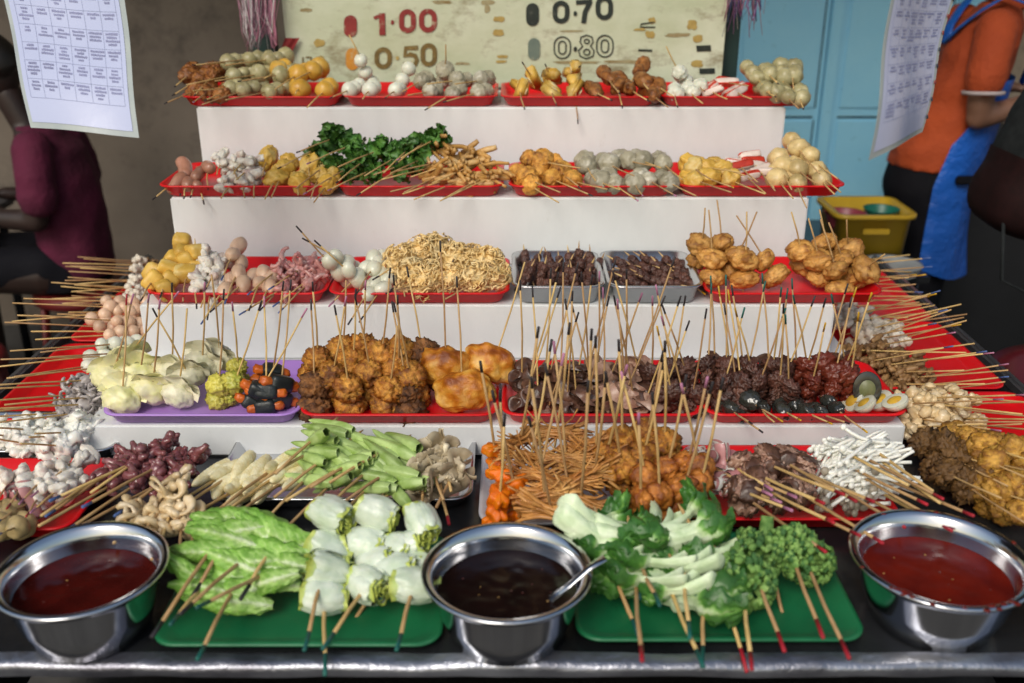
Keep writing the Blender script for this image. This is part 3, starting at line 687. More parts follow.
# ================================================================== TRAYS
m_purple = fmat('purple plastic', (.44,.24,.66), (.40,.21,.60), scale=6, rough=.35, bump=.04, bscale=9, val=0)
m_green = fmat('green leafy tray', (.010,.16,.06), (.008,.125,.046), scale=9, rough=.4, bump=.35, bscale=26, val=0, dist=.004)
m_whpl = fmat('white plastic tray', (.55,.54,.58), (.5,.49,.53), scale=6, rough=.35, bump=.04, val=0)
m_tsteel = fmat('tray steel', (.60,.61,.63), (.50,.51,.53), scale=9, rough=.25, metal=1, bump=.1, bscale=16, val=0)
def tray(x0, x1, Yf, surf, depth, h, m, label, rot=0, flare=.012, rim=.006, grp=None):
    """x0,x1 world rim extents"""
    w = x1-x0; t = (x0+x1)/2; b = MB()
    loft(b, [(w-2*flare-.03, depth-2*flare-.03, .02, .0), (w-2*flare-.01, depth-2*flare-.01, .025, .004), (w-2*rim, depth-2*rim, .032, h-.004), (w, depth, .036, h-.003), (w, depth, .036, h), (w-2*rim-.003, depth-2*rim-.003, .031, h), (w-2*flare-.014, depth-2*flare-.014, .024, .007), (w-2*flare-.035, depth-2*flare-.035, .018, .0045)])
    o = obj('food_tray', b, loc=(t, Yf+depth/2, surf+.0005), rot=(0,0,rot), mats=m)
    return tag(o, label, 'tray', grp)
def trow(lst, tier, h, depth=.262):
    for (p0, p1, m, lab, *r) in lst:
        hh = r[0] if r else h
        Yf = tier[1]-.012
        tray(atX(p0, Yf, tier[0]+hh)+.001, atX(p1, Yf, tier[0]+hh)-.001, Yf, tier[0], depth, hh, m, lab)
trow([(178,340,m_redpl,'red plastic tray at left end of top tier, holding grey and yellow fish balls'),
      (341,498,m_redpl,'red tray on top tier, second from left, with white balls and wrapped balls'),
      (500,661,m_redpl,'red tray on top tier, third from left, with yellow tofu and brown fritters'),
      (662,815,m_redpl,'red tray at right end of top tier, below the blue doors')], T1, .028)
trow([(155,332,m_redpl,'red tray at left end of second tier, with sausages and yellow pieces'),
      (333,504,m_redpl,'red tray on second tier, under green bundles and tan fish cake sticks'),
      (508,678,m_redpl,'red tray on second tier with browned fritter balls and grey wrapped balls'),
      (679,849,m_redpl,'red tray at right end of second tier, with crab sticks and pale balls')], T2, .03)
trow([(142,325,m_redpl,'red tray at left end of third tier, with yellow tofu and pink squid'),
      (326,510,m_redpl,'red tray on third tier with quail eggs and shredded enoki fritters'),
      (511,607,m_tsteel,'left of two small steel trays on third tier, full of dark liver', .045),
      (608,706,m_tsteel,'right of two small steel trays on third tier, beside the golden puffs', .045),
      (707,887,m_redpl,'red tray at right end of third tier, with round golden puffs')], T3, .03)
trow([(97,298,m_purple,'purple plastic tray at left end of fourth tier, holding pale dumplings'),
      (297,499,m_redpl,'red tray on fourth tier with crispy fritters and bean curd parcels'),
      (501,705,m_redpl,'red tray on fourth tier with dark sliced meats, right of bean curd parcels'),
      (706,912,m_redpl,'red tray at right end of fourth tier, with century eggs and liver')], T4, .028)
def ttray(px0, px1, pyf, depth, h, m, lab, rot=0, lift=0):
    p = onZ((px0+px1)/2, pyf, TB[0]+h); Yf = p.y
    tray(atX(px0, Yf, TB[0]+h), atX(px1, Yf, TB[0]+h), Yf, TB[0]+.001+lift, depth, h, m, lab, rot)
ttray(147, 441, 646, .275, .014, m_green, 'left bright green tray carrying lettuce and white cabbage rolls')
ttray(577, 870, 641, .275, .014, m_green, 'right bright green tray carrying bok choy and broccoli')
ttray(205, 472, 500, .245, .03, m_tsteel, 'shallow steel tray with baby corn, okra and oyster mushrooms')
ttray(478, 690, 524, .30, .02, m_whpl, 'white plastic tray with orange cakes and shredded fried bean curd')
ttray(691, 905, 520, .26, .03, m_redpl, 'red tray on the tabletop with ham rolls, meat and white mushrooms')
ttray(-75, 112, 452, .17, .03, m_tsteel, 'steel tray at far left holding white squid strips')
ttray(-95, 70, 530, .24, .03, m_redpl, 'red tray at far left holding pink pieces and tan balls')
# side lane trays
def lane(x0, x1, y0, y1, lab):
    tray(x0, x1, y0, TB[0]+.001, y1-y0, .025, m_redpl, lab)
lane(-1.075, -.80, 2.22, 2.63, 'red tray on the left side strip, farthest from the camera')
lane(-1.075, -.815, 1.80, 2.205, 'red tray on the left side strip, beside the purple tray')
lane(.745, 1.075, 2.36, 2.78, 'red tray on the right side strip, farthest from the camera')
lane(.745, 1.075, 1.95, 2.35, 'red tray on the right side strip, middle of three')
lane(.80, 1.085, 1.50, 1.935, 'red tray on the right side strip, nearest the camera, with curried pieces')

# ================================================================== SAUCE BOWLS
m_bowl = fmat('polished bowl steel', (.66,.67,.70), (.58,.59,.62), scale=9, rough=.13, metal=1, bump=.04, bscale=20, val=0)
def sauce(px, py, wpx, c1, c2, label, cover, seed, rough=.12):
    zr = .105
    p = onZ(px, py, TB[0]+zr); z = (p.y*CT-(p.z-CH)*ST); r = wpx/2/F*z
    t = thing('sauce_bowl', label, 'bowl', (p.x, p.y, TB[0]+.001))
    pr = [(0,.0),(r*.62,.0),(r*.68,.004),(r*.80,.045),(r*.885,.088),(r*.93,.1005),(r*.985,.102),(r*1.0,.1045),(r*.985,.107),(r*.92,.1065),(r*.875,.101),(r*.845,.085),(r*.78,.045),(r*.66,.012),(0,.008)]
    b = MB(); b.lathe(pr, 72); obj('bowl_shell', b, t, mats=m_bowl)
    rs = r*.8155
    m = fmat('sauce '+str(seed), c1, c2, scale=22, rough=rough, bump=.12, bscale=34, val=0, spec=.35, detail=6, dist=.003)
    b = MB(); b.grid(lambda u, v: Vector((rs*u*math.cos(2*PI*v), rs*u*math.sin(2*PI*v), .0670+.0008*noise.noise(Vector((u*math.cos(2*PI*v)*6, u*math.sin(2*PI*v)*6, seed)))+(.003*(u**10)))), 24, 64, closed=True)
    rq = random.Random(seed+50)
    for k in range(16):
        a = rq.uniform(0, 6.283); q = rs*.97*math.sqrt(rq.random()); e = rq.uniform(.0006,.0013)
        b.blob((q*math.cos(a), q*math.sin(a), .0674), (e*1.6, e, .0007), .3, 2, k, 1, mi=1 if rq.random() < .25 else 2)
    obj('sauce', b, t, mats=[m, plain('chilli seed', (.55,.32,.08), .4), plain('chilli flake', (.10,.008,.004), .4)])
    rr = random.Random(seed)
    for k in range(26 if cover else 0):
        a = -PI/2+rr.uniform(-1.6,1.3) if k < 20 else rr.uniform(0, 6.28); q = rr.uniform(.93,1.0)*r; b = MB()
        b.blob((q*math.cos(a), q*math.sin(a), .1068), (rr.uniform(.002,.006), rr.uniform(.002,.005), .0012), .4, 2, k, 2)
        obj('sauce_drip', b, t, mats=m)
    return t, r
sauce(82, 568, 168, (.065,.006,.004), (.04,.004,.003), 'steel bowl of dark red chilli sauce at the front left', False, 1)
tc_, rc_ = sauce(507, 570, 172, (.012,.005,.004), (.008,.0035,.003), 'steel bowl of black sweet sauce at the front centre with a spoon', False, 2, .16)
sauce(940, 557, 176, (.15,.011,.005), (.10,.007,.004), 'steel bowl of bright red chilli sauce at the front right', True, 3, .2)
b = MB(); d0 = Vector((rc_*.50, -.022, .070)); d1 = Vector((rc_*1.14, .004, .122))
b.tube([d0, d0.lerp(d1,.35), d0.lerp(d1,.7)+Vector((0,0,.004)), d1], [.007,.0055,.006,.008], 10, flat=.35)
b.blob(tuple(d0+Vector((-.020,-.006,-.010))), (.026,.017,.006), 0, 1, 1, 3)
tag(obj('spoon', b, loc=tc_.location, mats=m_bowl), 'steel spoon resting in the bowl of black sauce', 'spoon')
# ================================================================== FOOD MATERIALS
W = fmat; FS[:] = [1.03, 1.14]
M_ = dict(
 bamboo=W('bamboo', (.50,.33,.15), (.40,.25,.10), scale=40, rough=.6, bump=.15, val=.25, hue=.012),
 tip_dark=W('burnt tip', (.02,.017,.02), (.03,.025,.028), rough=.6, bump=0), tip_pink=W('pink tip', (.42,.18,.28), (.35,.15,.24), rough=.5, bump=0),
 tip_green=W('green tip', (.01,.10,.08), (.008,.07,.06), rough=.5, bump=0), tip_red=W('red tip', (.35,.02,.03), (.28,.015,.025), rough=.5, bump=0),
 tip_yellow=W('yellow tip', (.60,.36,.03), (.5,.3,.03), rough=.5, bump=0), tip_blue=W('blue tip', (.08,.14,.32), (.06,.1,.25), rough=.5, bump=0),
 greyball=W('grey fish ball', (.44,.40,.23), (.29,.26,.13), 50, .35, .4, c3=(.24,.20,.10), sss=.1, val=.12),
 yellowball=W('yellow fish ball', (.60,.36,.07), (.50,.28,.05), 40, .35, .2, c3=(.66,.46,.14), sss=.1),
 whiteball=W('white fish ball', (.68,.68,.58), (.60,.61,.50), 40, .3, .12, sss=.15, val=.06),
 creamball=W('cream ball', (.62,.48,.24), (.50,.37,.17), 40, .35, .2, sss=.1, c3=(.36,.27,.12)),
 pinkball=W('pale pink ball', (.62,.44,.31), (.54,.36,.25), 40, .35, .2, sss=.1),
 brown=W('brown fritter', (.30,.12,.035), (.17,.06,.018), 65, .45, .8, grad=[(0,(1.4,1.5,1.6)),(.5,(1,1,1)),(.85,(.5,.4,.35))], c3=(.32,.15,.05), spec=.4),
 fried=W('golden fritter', (.62,.31,.065), (.42,.17,.032), 75, .45, 1.0, grad=[(0,(1.3,1.4,1.5)),(.5,(1,1,1)),(.8,(.6,.45,.35)),(1,(.3,.2,.16))], c3=(.14,.045,.012), dist=.004),
 friedlt=W('light golden puff', (.60,.33,.10), (.46,.22,.055), 55, .48, .9, grad=[(0,(1.2,1.25,1.35)),(.5,(1,1,1)),(.85,(.45,.35,.28))], c3=(.40,.18,.045), dist=.004),
 nugget=W('orange nugget', (.52,.20,.045), (.38,.13,.026), 70, .42, .9, grad=[(0,(1.3,1.45,1.6)),(.5,(1,1,1)),(.85,(.45,.32,.25))], c3=(.16,.05,.015), dist=.003),
 crisp=W('dark crisp', (.20,.08,.024), (.09,.034,.012), 60, .6, .9, grad=[(0,(1.8,1.8,1.8)),(.5,(1,1,1)),(.85,(.4,.35,.3))], c3=(.3,.13,.04), dist=.005),
 tofu=W('yellow tofu', (.62,.40,.09), (.52,.31,.06), 35, .45, .25, c3=(.66,.52,.22)),
 tofuwhite=W('tofu inside', (.66,.58,.34), (.6,.5,.26), 60, .5, .3),
 sausage=W('pale sausage', (.40,.20,.14), (.33,.155,.10), 40, .3, .12, sss=.05, coat=.2),
 squidw=W('white squid', (.74,.70,.62), (.58,.53,.46), 70, .4, .35, sss=.15, spec=.3, c3=(.42,.30,.27)),
 squidp=W('pink squid', (.52,.25,.22), (.40,.16,.16), 50, .22, .3, sss=.1, coat=.3, c3=(.5,.36,.33)),
 octo=W('purple octopus', (.19,.06,.06), (.12,.035,.038), 60, .2, .35, coat=.4, c3=(.26,.12,.13), val=.2),
 curl=W('pale curl', (.64,.50,.30), (.54,.39,.2), 60, .3, .3, coat=.2, c3=(.6,.5,.36)),
 wrap=W('clear wrap', (.66,.60,.50), (.48,.42,.34), 45, .4, .3, spec=.35, c3=(.60,.58,.52)),
 leafdk=W('dark leaf', (.085,.20,.04), (.03,.10,.016), 60, .45, .6, grad=[(0,(2.6,2.3,3.0)),(.3,(1.3,1.2,1.2)),(1,(.7,.75,.7))], val=.3),
 lettuce=W('lettuce leaf', (.95,1.0,.92), (.62,.72,.55), 50, .42, .8, grad=[(0,(.66,.72,.50)),(.25,(.46,.60,.24)),(.6,(.25,.44,.085)),(1,(.10,.25,.028))], val=.12, dist=.004),
 cabbage=W('white cabbage', (.98,.98,.95), (.74,.80,.72), 38, .3, .5, grad=[(0,(.66,.71,.62)),(.55,(.66,.72,.56)),(.85,(.56,.66,.26)),(1,(.50,.55,.13))], val=.06, sss=.08),
 bok=W('bok choy', (.92,.95,.88), (.75,.82,.7), 45, .33, .5, grad=[(0,(.66,.72,.56)),(.38,(.50,.62,.36)),(.52,(.20,.38,.10)),(.72,(.075,.20,.04)),(1,(.04,.12,.025))], val=.15, dist=.003),
 broc=W('broccoli', (.19,.33,.085), (.08,.18,.035), 90, .55, .8, c3=(.26,.40,.12), val=.15, dist=.004),
 brocd=W('dark broccoli', (.05,.14,.035), (.03,.09,.02), 90, .55, .8, val=.15, dist=.004),
 okra=W('okra', (.38,.50,.19), (.22,.33,.075), 40, .42, .25, c3=(.42,.54,.2), grad=[(0,(1,1,1)),(.8,(1,1,1)),(1,(1.5,1.4,1.8))], val=.18),
 corn=W('baby corn', (.80,.74,.50), (.70,.60,.32), 90, .4, .5, sss=.08, val=.08),
 mush=W('oyster mushroom', (.50,.44,.32), (.38,.32,.22), 40, .45, .35, grad=[(0,(1.35,1.35,1.35)),(1,(.75,.7,.62))], val=.12),
 enoki=W('white enoki', (.80,.79,.73), (.70,.69,.62), 60, .3, .15, sss=.1, val=.05),
 shimeji=W('shimeji cap', (.30,.26,.2), (.22,.19,.145), 60, .35, .2),
 strip=W('fried strip', (.55,.27,.085), (.33,.13,.035), 45, .42, .5, c3=(.66,.38,.13), val=.2),
 noodle=W('pale fried enoki', (.78,.59,.30), (.62,.42,.16), 60, .5, .5, c3=(.62,.5,.28), val=.15),
 cakestk=W('tan cake', (.50,.29,.10), (.42,.22,.06), 60, .45, .3, c3=(.56,.4,.2), val=.15),
 liver=W('dark liver', (.085,.032,.022), (.045,.017,.012), 70, .42, .8, c3=(.13,.06,.04), coat=.05, val=.25),
 meat=W('dark meat', (.085,.04,.026), (.05,.024,.016), 60, .35, .6, c3=(.17,.085,.055), coat=.15, val=.25),
 meatred=W('glazed red meat', (.15,.03,.015), (.09,.016,.01), 60, .4, .6, coat=.12),
 fat=W('pale meat', (.40,.26,.19), (.27,.14,.10), 80, .35, .5, c3=(.16,.07,.045), coat=.15),
 egg=W('egg white', (.64,.63,.52), (.56,.56,.44), 40, .22, .1, sss=.1, val=.05),
 eggd=W('century egg', (.018,.020,.018), (.035,.035,.028), 30, .12, .1, coat=.5, val=.1),
 yolk=W('yolk', (.10,.12,.05), (.16,.16,.07), 60, .4, .3), yolky=W('yellow yolk', (.60,.38,.06), (.5,.3,.04), 60, .5, .3),
 seaweed=W('seaweed', (.010,.014,.014), (.016,.02,.02), 60, .35, .5, val=.1),
 crab=W('crab orange', (.52,.13,.025), (.42,.09,.02), 60, .4, .3), crabw=W('crab white', (.66,.56,.5), (.58,.48,.42), 60, .4, .3), crabr=W('crab red', (.50,.05,.03), (.40,.035,.02), 60, .4, .3),
 cake=W('orange cake', (.72,.16,.010), (.60,.115,.008), 70, .42, .6, c3=(.68,.24,.03), dist=.003),
 dump=W('dumpling skin', (.72,.68,.38), (.66,.63,.42), 40, .4, .4, c3=(.60,.60,.24), sss=.08, val=.12),
 dumpw=W('white dumpling', (.64,.60,.44), (.54,.52,.38), 40, .4, .4, c3=(.4,.40,.24), sss=.08),
 dumpy=W('yellow dumpling', (.56,.50,.10), (.46,.42,.08), 40, .4, .4, c3=(.3,.36,.05)),
 dome=W('bean curd skin', (.95,.9,.8), (.62,.5,.4), 40, .42, .7, grad=[(0,(.80,.58,.24)),(.4,(.72,.42,.10)),(.7,(.55,.22,.035)),(1,(.26,.075,.014))], dist=.005),
 ham=W('ham roll', (.55,.28,.27), (.46,.2,.21), 30, .35, .25, coat=.1), bag=W('wrapped', (.36,.33,.24), (.26,.235,.165), 45, .33, .35, spec=.45, c3=(.50,.48,.40)),
 stickbr=W('brown bean curd stick', (.30,.18,.08), (.2,.11,.045), 60, .5, .6, c3=(.12,.06,.025), val=.2),
 curry=W('curried piece', (.56,.32,.07), (.42,.21,.035), 70, .45, .9, grad=[(0,(1.25,1.35,1.5)),(.5,(1,1,1)),(.85,(.45,.35,.28))], c3=(.2,.09,.02), dist=.004), curryd=W('dark curried leaf', (.15,.075,.02), (.09,.045,.015), 60, .5, .8, dist=.004),
 greysq=W('grey squid', (.44,.40,.38), (.28,.25,.24), 60, .3, .5, c3=(.4,.36,.36), coat=.2),
)
# ================================================================== FOOD MESHES
VAR = 3
def variants(name, fn, mats, n=VAR):
    out = []
    for k in range(n):
        b = MB(); fn(b, k+1, random.Random(name+str(k))); out.append(b.mesh(name, [M_[m] for m in mats]))
    return out
def ball(r, amp=.07, freq=2.2, sub=3): return lambda b, s, rr: b.blob((0,0,0), (r, r*rr.uniform(.92,1.0), r*rr.uniform(.88,.98)), amp, freq, s, sub)
def lump(rx, ry, rz, amp=.45, freq=1.8, ridge=.5, sub=4, pw=2): return lambda b, s, rr: b.blob((0,0,0), (rx,ry,rz), amp, freq, s*2.3, sub, pw, ridge, g='d')
def cube(rx, ry, rz, amp=.06): return lambda b, s, rr: b.blob((0,0,0), (rx,ry,rz), amp, 2.5, s, 3, 5)
def wedge(b, s, rr):
    bm = bmesh.new(); t = .013; P = [(-.026,-.02),(.028,-.022),(-.02,.028)]
    vs = [bm.verts.new((x, -t, z)) for x, z in P]+[bm.verts.new((x, t, z)) for x, z in P]
    bm.faces.new(vs[:3]); bm.faces.new(vs[3:][::-1])
    for i in range(3): j = (i+1)%3; bm.faces.new((vs[j], vs[i], vs[3+i], vs[3+j]))
    bmesh.ops.recalc_face_normals(bm, faces=bm.faces[:])
    bmesh.ops.bevel(bm, geom=bm.edges[:], offset=.004, segments=3, affect='EDGES'); bm.verts.index_update()
    b.add([v.co.copy() for v in bm.verts], [[v.index for v in f.verts] for f in bm.faces], 0); bm.free()
    b.blob((.0, -t-.0005, -.004), (.011,.002,.010), .2, 2, s, 2, mi=1)
def sausage(b, s, rr):
    n = 14; pts = [(.002*math.sin(i*.5+s), .0015*math.cos(i*.7), -.032+.064*i/(n-1)) for i in range(n)]
    rad = [.0125*(1-abs(2*i/(n-1)-1)**5)**.5+.0015 for i in range(n)]; b.tube(pts, rad, 14)
def sheet_blobs(col, n, R_, s0, s1): 
    def f(b, s, rr):
        for k in range(n):
            c = Vector((rr.uniform(-1,1), rr.uniform(-.7,.7), rr.uniform(-1,1)))*R_; q = rr.uniform(s0, s1)
            b.blob(tuple(c), (q, q*rr.uniform(.5,.9), q*rr.uniform(.6,1)), .5, 2, s*11+k, 3, 2, .5)
    return f
def tentacles(n, L, r, spread=1.0, curl=1.0, body=0):
    def f(b, s, rr):
        if body: b.blob((0,0,0), (body, body*.8, body*1.2), .4, 1.8, s, 3, 2, .4)
        for k in range(n):
            p = Vector((rr.uniform(-.012,.012), rr.uniform(-.01,.01), rr.uniform(-.02,.02)))
            d = Vector((rr.uniform(-1,1), rr.uniform(-.7,.7), rr.uniform(-.8,.8))).normalized(); ax = Vector((rr.uniform(-1,1), rr.uniform(-1,1), rr.uniform(-1,1))).normalized()
            pts = []; m = 9
            for i in range(m): pts.append(p.copy()); p += d*(L/m); d = (Matrix.Rotation(curl*rr.uniform(.15,.5), 3, ax)@d).normalized()
            b.tube(pts, [r*(1-.6*i/m)*(1+.15*math.sin(i*3)) for i in range(m)], 7)
    return f
def ribbons(n, L, w, th, spread, curl=.35, caps=0, bend=1.0, axis='x'):
    """bundle of thin strands lying across the skewer"""
    def f(b, s, rr):
        for k in range(n):
            o = Vector((rr.gauss(0,.35)*L*.3, rr.gauss(0,1)*spread, rr.gauss(0,1)*spread))
            d = Vector((1, rr.gauss(0,.22), rr.gauss(0,.28))).normalized()
            if axis == 'z': d = Vector((rr.gauss(0,.22), rr.gauss(0,.2), 1)).normalized(); o = Vector((o.y, o.z, o.x))
            m = 7; l = L*rr.uniform(.6,1); p = o-d*l/2; pts = []
            cv = Vector((rr.gauss(0,1), rr.gauss(0,1), rr.gauss(0,1)))*curl*.3*bend
            for i in range(m): pts.append(p.copy()); p = p+d*(l/m); d = (d+cv/m+Vector((rr.gauss(0,.06), rr.gauss(0,.08), rr.gauss(0,.08)))).normalized()
            ww = w*rr.uniform(.7,1.3); b.tube(pts, [ww*(.7+.3*math.sin(PI*(i+.6)/m)) for i in range(m)], 6, flat=th)
    return f
def enoki_b(n, L, w, cap, capmi=0, spread=.012):
    def f(b, s, rr):
        for k in range(n):
            o = Vector((rr.gauss(0,1)*spread, rr.gauss(0,1)*spread*.7, rr.gauss(0,1)*spread))
            d = Vector((1.2, rr.gauss(0,.4)+.35, rr.gauss(0,.6))).normalized(); pts = []; p = o-d*L*.35; cv = Vector((rr.gauss(0,.5), rr.gauss(0,.5)+.3, rr.gauss(0,.5)))
            for i in range(7): pts.append(p.copy()); p = p+d*(L*rr.uniform(.9,1.1)/7); d = (d+cv*.12).normalized()
            b.tube(pts, [w]*6+[w*.8], 6)
            c = cap*rr.uniform(.7,1.2); b.blob(tuple(pts[-1]+d*c*.3), (c, c, c*.75), .05, 1, k, 2, mi=capmi)
    return f
def leafy(n, L, wd, ruff, mat_g0=0, cup=.5, thick=0, up=0):
    """loose leaf bundle with ruffled sheets; leaves fan from local origin"""
    def f(b, s, rr):
        for k in range(n):
            Q = Euler((rr.gauss(0,.5), rr.gauss(0,.6), rr.uniform(0, 2*PI))).to_matrix().to_4x4(); ph = rr.uniform(0, 6); l = L*rr.uniform(.7,1.1); w2 = wd*rr.uniform(.7,1.1); T = Matrix.Translation((rr.gauss(0,.01), rr.gauss(0,.008), rr.gauss(0,.012)))
            def g(u, v):
                a = (v-.5)*2; ww = w2*math.sin(PI*min(1, .12+.88*u))**.6*(1+.12*math.sin(u*19+ph))
                x = l*u; y = a*ww*.5*math.cos(cup*a); z = cup*ww*.5*a*a+ruff*abs(a)**1.5*math.sin(u*21+ph+a*3)+.012*math.sin(u*3+ph)
                return Vector((x-.2*l, y, z)), min(1, .15+u*.6+.35*abs(a))
            b.grid(g, 14, 9, M=T@Q)
    return f
def lettuce_b(b, s, rr):
    """folded romaine piece: nested rounded sheets, long axis = local X"""
    for k in range(4):
        off = Vector((rr.gauss(0,.014), .003*k-.004, -.024+.016*k)); tw = rr.gauss(0,.10); ph = rr.uniform(0,6); L = .150*rr.uniform(.82,1.08); bend = rr.uniform(.006,.02)
        M = Matrix.Translation(off)@Matrix.Rotation(tw, 4, 'Y')@Matrix.Rotation(rr.gauss(0,.14), 4, 'Z')@Matrix.Rotation(rr.uniform(.2,1.0), 4, 'X')
        def g(u, v):
            a = (v-.5)*2; env = max(.04, math.sin(PI*(.05+.9*u)))**.7*(1-.25*u)
            r_ = .0225*env; ang = a*2.1; edge = abs(a)**3
            x = (u-.5)*L; z = r_*math.cos(ang)*.8; y = -r_*math.sin(ang)
            crk = noise.noise(Vector((u*13, a*5, ph)))*.0030+noise.noise(Vector((u*26, a*11, ph)))*.0014
            z += crk*(1-.3*edge)+.0032*edge*math.sin(u*34+ph); y += crk*.7+.0028*edge*math.sin(u*29+ph)
            x += .003*edge*math.sin(a*9+u*12)
            rib = math.exp(-(a/.10)**2); vein = max(0, math.cos((u*9-abs(a)*3.2)*2*PI))**6*(1-edge)
            z += .0035*rib*(1-u*.7)-.0012*vein
            return Vector((x, y, z+bend*math.sin(PI*u)-.01)), max(0, min(1, .50+.30*(u-.4)+.22*abs(a)-.60*rib*(1-.5*u)-.34*vein*(1-u*.4)-.35*max(0,.25-u)*2+crk*40))
        b.grid(g, 56, 34, M=M)
def cabbage_b(b, s, rr):
    """rolled cabbage leaf: spiral layers around local X, ribs and ragged ends"""
    for k in range(3):
        ph = rr.uniform(0,6); L = .054*rr.uniform(.9,1.1)-.002*k; r0 = .0285-.0050*k; a0 = rr.uniform(0, 2*PI); sq = rr.uniform(.9,1.05); sk = rr.uniform(-.006,.006)
        def g(u, v):
            ang = a0+v*2*PI*1.15; e = abs(2*u-1); x = (u-.5)*L*(1+.08*math.sin(v*17+ph)+.05*math.sin(v*41+ph))
            rid = abs(math.sin(ang*4.5+ph+u*.8)); r = r0*(1-.27*e**2.8)*(.86+.14*v)
            r += .0009*(rid**.5-.6)+.0016*noise.noise(Vector((u*3, ang*1.3, ph)))+.0006*noise.noise(Vector((u*14, ang*6, ph)))
            r += .0022*e**5*math.sin(ang*7+ph)
            return Vector((x, r*math.sin(ang)*sq+sk*u, r*math.cos(ang))), max(0, min(1.2, .0+.20*k+.22*(1-rid)**2+1.7*max(0, e-.82)+.22*noise.noise(Vector((ang*1.2, u*2.4, s)))))
        b.grid(g, 22, 110, M=Matrix.Rotation(rr.gauss(0,.07), 4, 'Y')@Matrix.Rotation(rr.gauss(0,.05), 4, 'Z'))
    for sx in (-1, 1):
        for q in range(4):
            ph = rr.uniform(0, 6)
            b.grid(lambda u, v: (Vector((sx*(.018+.013*u+.003*math.sin(v*9+ph)), (.003+.0055*q)*math.sin(v*5.5+ph)+.002*math.sin(v*31)*u, (.003+.0055*q)*math.cos(v*5.5+ph)+.002*math.sin(v*23)*u)), .75+.3*u), 5, 40)
def bok_b(b, s, rr):
    """bok choy head: thick pale spoon stems side by side, dark crinkled leaves folded back over them"""
    flip = 1 if s % 2 else -1
    for k in range(5):
        ph = rr.uniform(0,6); L = .140*rr.uniform(.8,1.1); 
        M = Matrix.Translation((rr.gauss(0,.006)*flip, .014-.007*k, (k-2.0)*.012+rr.gauss(0,.003)))@Matrix.Rotation(rr.gauss(0,.20)+(k-2.0)*.13, 4, 'Y')@Matrix.Rotation(rr.gauss(0,.2), 4, 'Z')@Matrix.Rotation(rr.uniform(-.9,.9), 4, 'X')
        arch = rr.uniform(.012,.034); fl = rr.uniform(.50,.72)
        def g(u, v, t=0):
            q = (v-.5)*2
            if u < fl: w = (.0115+.0095*math.cos(PI*.5*min(1,u/fl*1.3))+.002*u/fl)*min(1, (u*16)**.5+.12)
            else: w = .0135+.018*math.sin(PI*((u-fl)/(1-fl))**.8*.95)
            leaf = max(0, u-fl)/(1-fl); fold = 1.55-.55*leaf
            x = (u-.5)*L; y = -w*math.sin(q*fold)-t; z = w*.78*math.cos(q*fold)
            crk = (noise.noise(Vector((u*16, q*4, ph)))*.005+noise.noise(Vector((u*30, q*9, ph)))*.002)*min(1, leaf*3)
            z += crk+.006*leaf*abs(q)**2*math.sin(u*30+ph); y += .006*leaf*abs(q)**2*math.sin(u*26+q*3+ph)+crk
            z += arch*math.sin(PI*(u*.9+.05))-.018+.0005*math.cos(q*12)*(1-leaf)
            mid = math.exp(-(q/.13)**2)*(1-leaf)
            return Vector((flip*x, y, z)), max(0, min(1, .06+.36*min(1,u/fl)*abs(q)*.6+(.50+.35*abs(q)**.5)*min(1, leaf*3.5)-.45*mid*min(1,leaf*6)+crk*50))
        b.grid(g, 46, 24, M=M)
def broc_b(b, s, rr):
    b.tube([(-.0,0,-.03),(.0,.002,-.005),(.002,0,.012)], [.010,.011,.016], 10)
    for k in range(230):
        th = rr.uniform(0, 2*PI); ph = math.acos(rr.uniform(-.35,1)); R_ = .036*(1+.18*noise.noise(Vector((math.cos(th)*2, math.sin(th)*2, ph*2+s))))
        c = (R_*math.sin(ph)*math.cos(th)*1.15, R_*math.sin(ph)*math.sin(th), .004+R_*.8*math.cos(ph)); q = rr.uniform(.0024,.0060)
        b.blob(c, (q,q*1.3,q), .8, 2.5, k, 2, mi=0 if rr.random() < .66 else 1)
    for k in range(8):
        th = rr.uniform(0, 2*PI); b.tube([(0,0,-.01),(.018*math.cos(th),.018*math.sin(th),.008),(.028*math.cos(th),.028*math.sin(th),.018)], [.006,.005,.004], 7)
def okra_p(b, s, rr):
    n = 16; L = .102*rr.uniform(.85,1.1); vs = []
    b.grid(lambda u, v: (lambda r: (Vector(((u-.5)*L, r*math.cos(v*2*PI), r*math.sin(v*2*PI)+.006*math.sin(u*2.2+s))), 1.0 if u < .03 or u > .97 else .3))(max(.0006, (.0118*min(1, (1-u)**.5*1.2)*(.62+.38*min(1,u*6)))*(1+.08*math.cos(v*2*PI*5)))), 18, 20, closed=True)
def corn_p(b, s, rr):
    L = .082; b.grid(lambda u, v: (lambda r: Vector((r*math.cos(v*2*PI), r*math.sin(v*2*PI), (u-.5)*L)))(max(.0008, .0120*(1-u**4)**.6*(.8+.2*min(1,u*4))*(1+.07*math.cos(v*2*PI*9)*math.cos(u*70)))), 52, 36, closed=True)
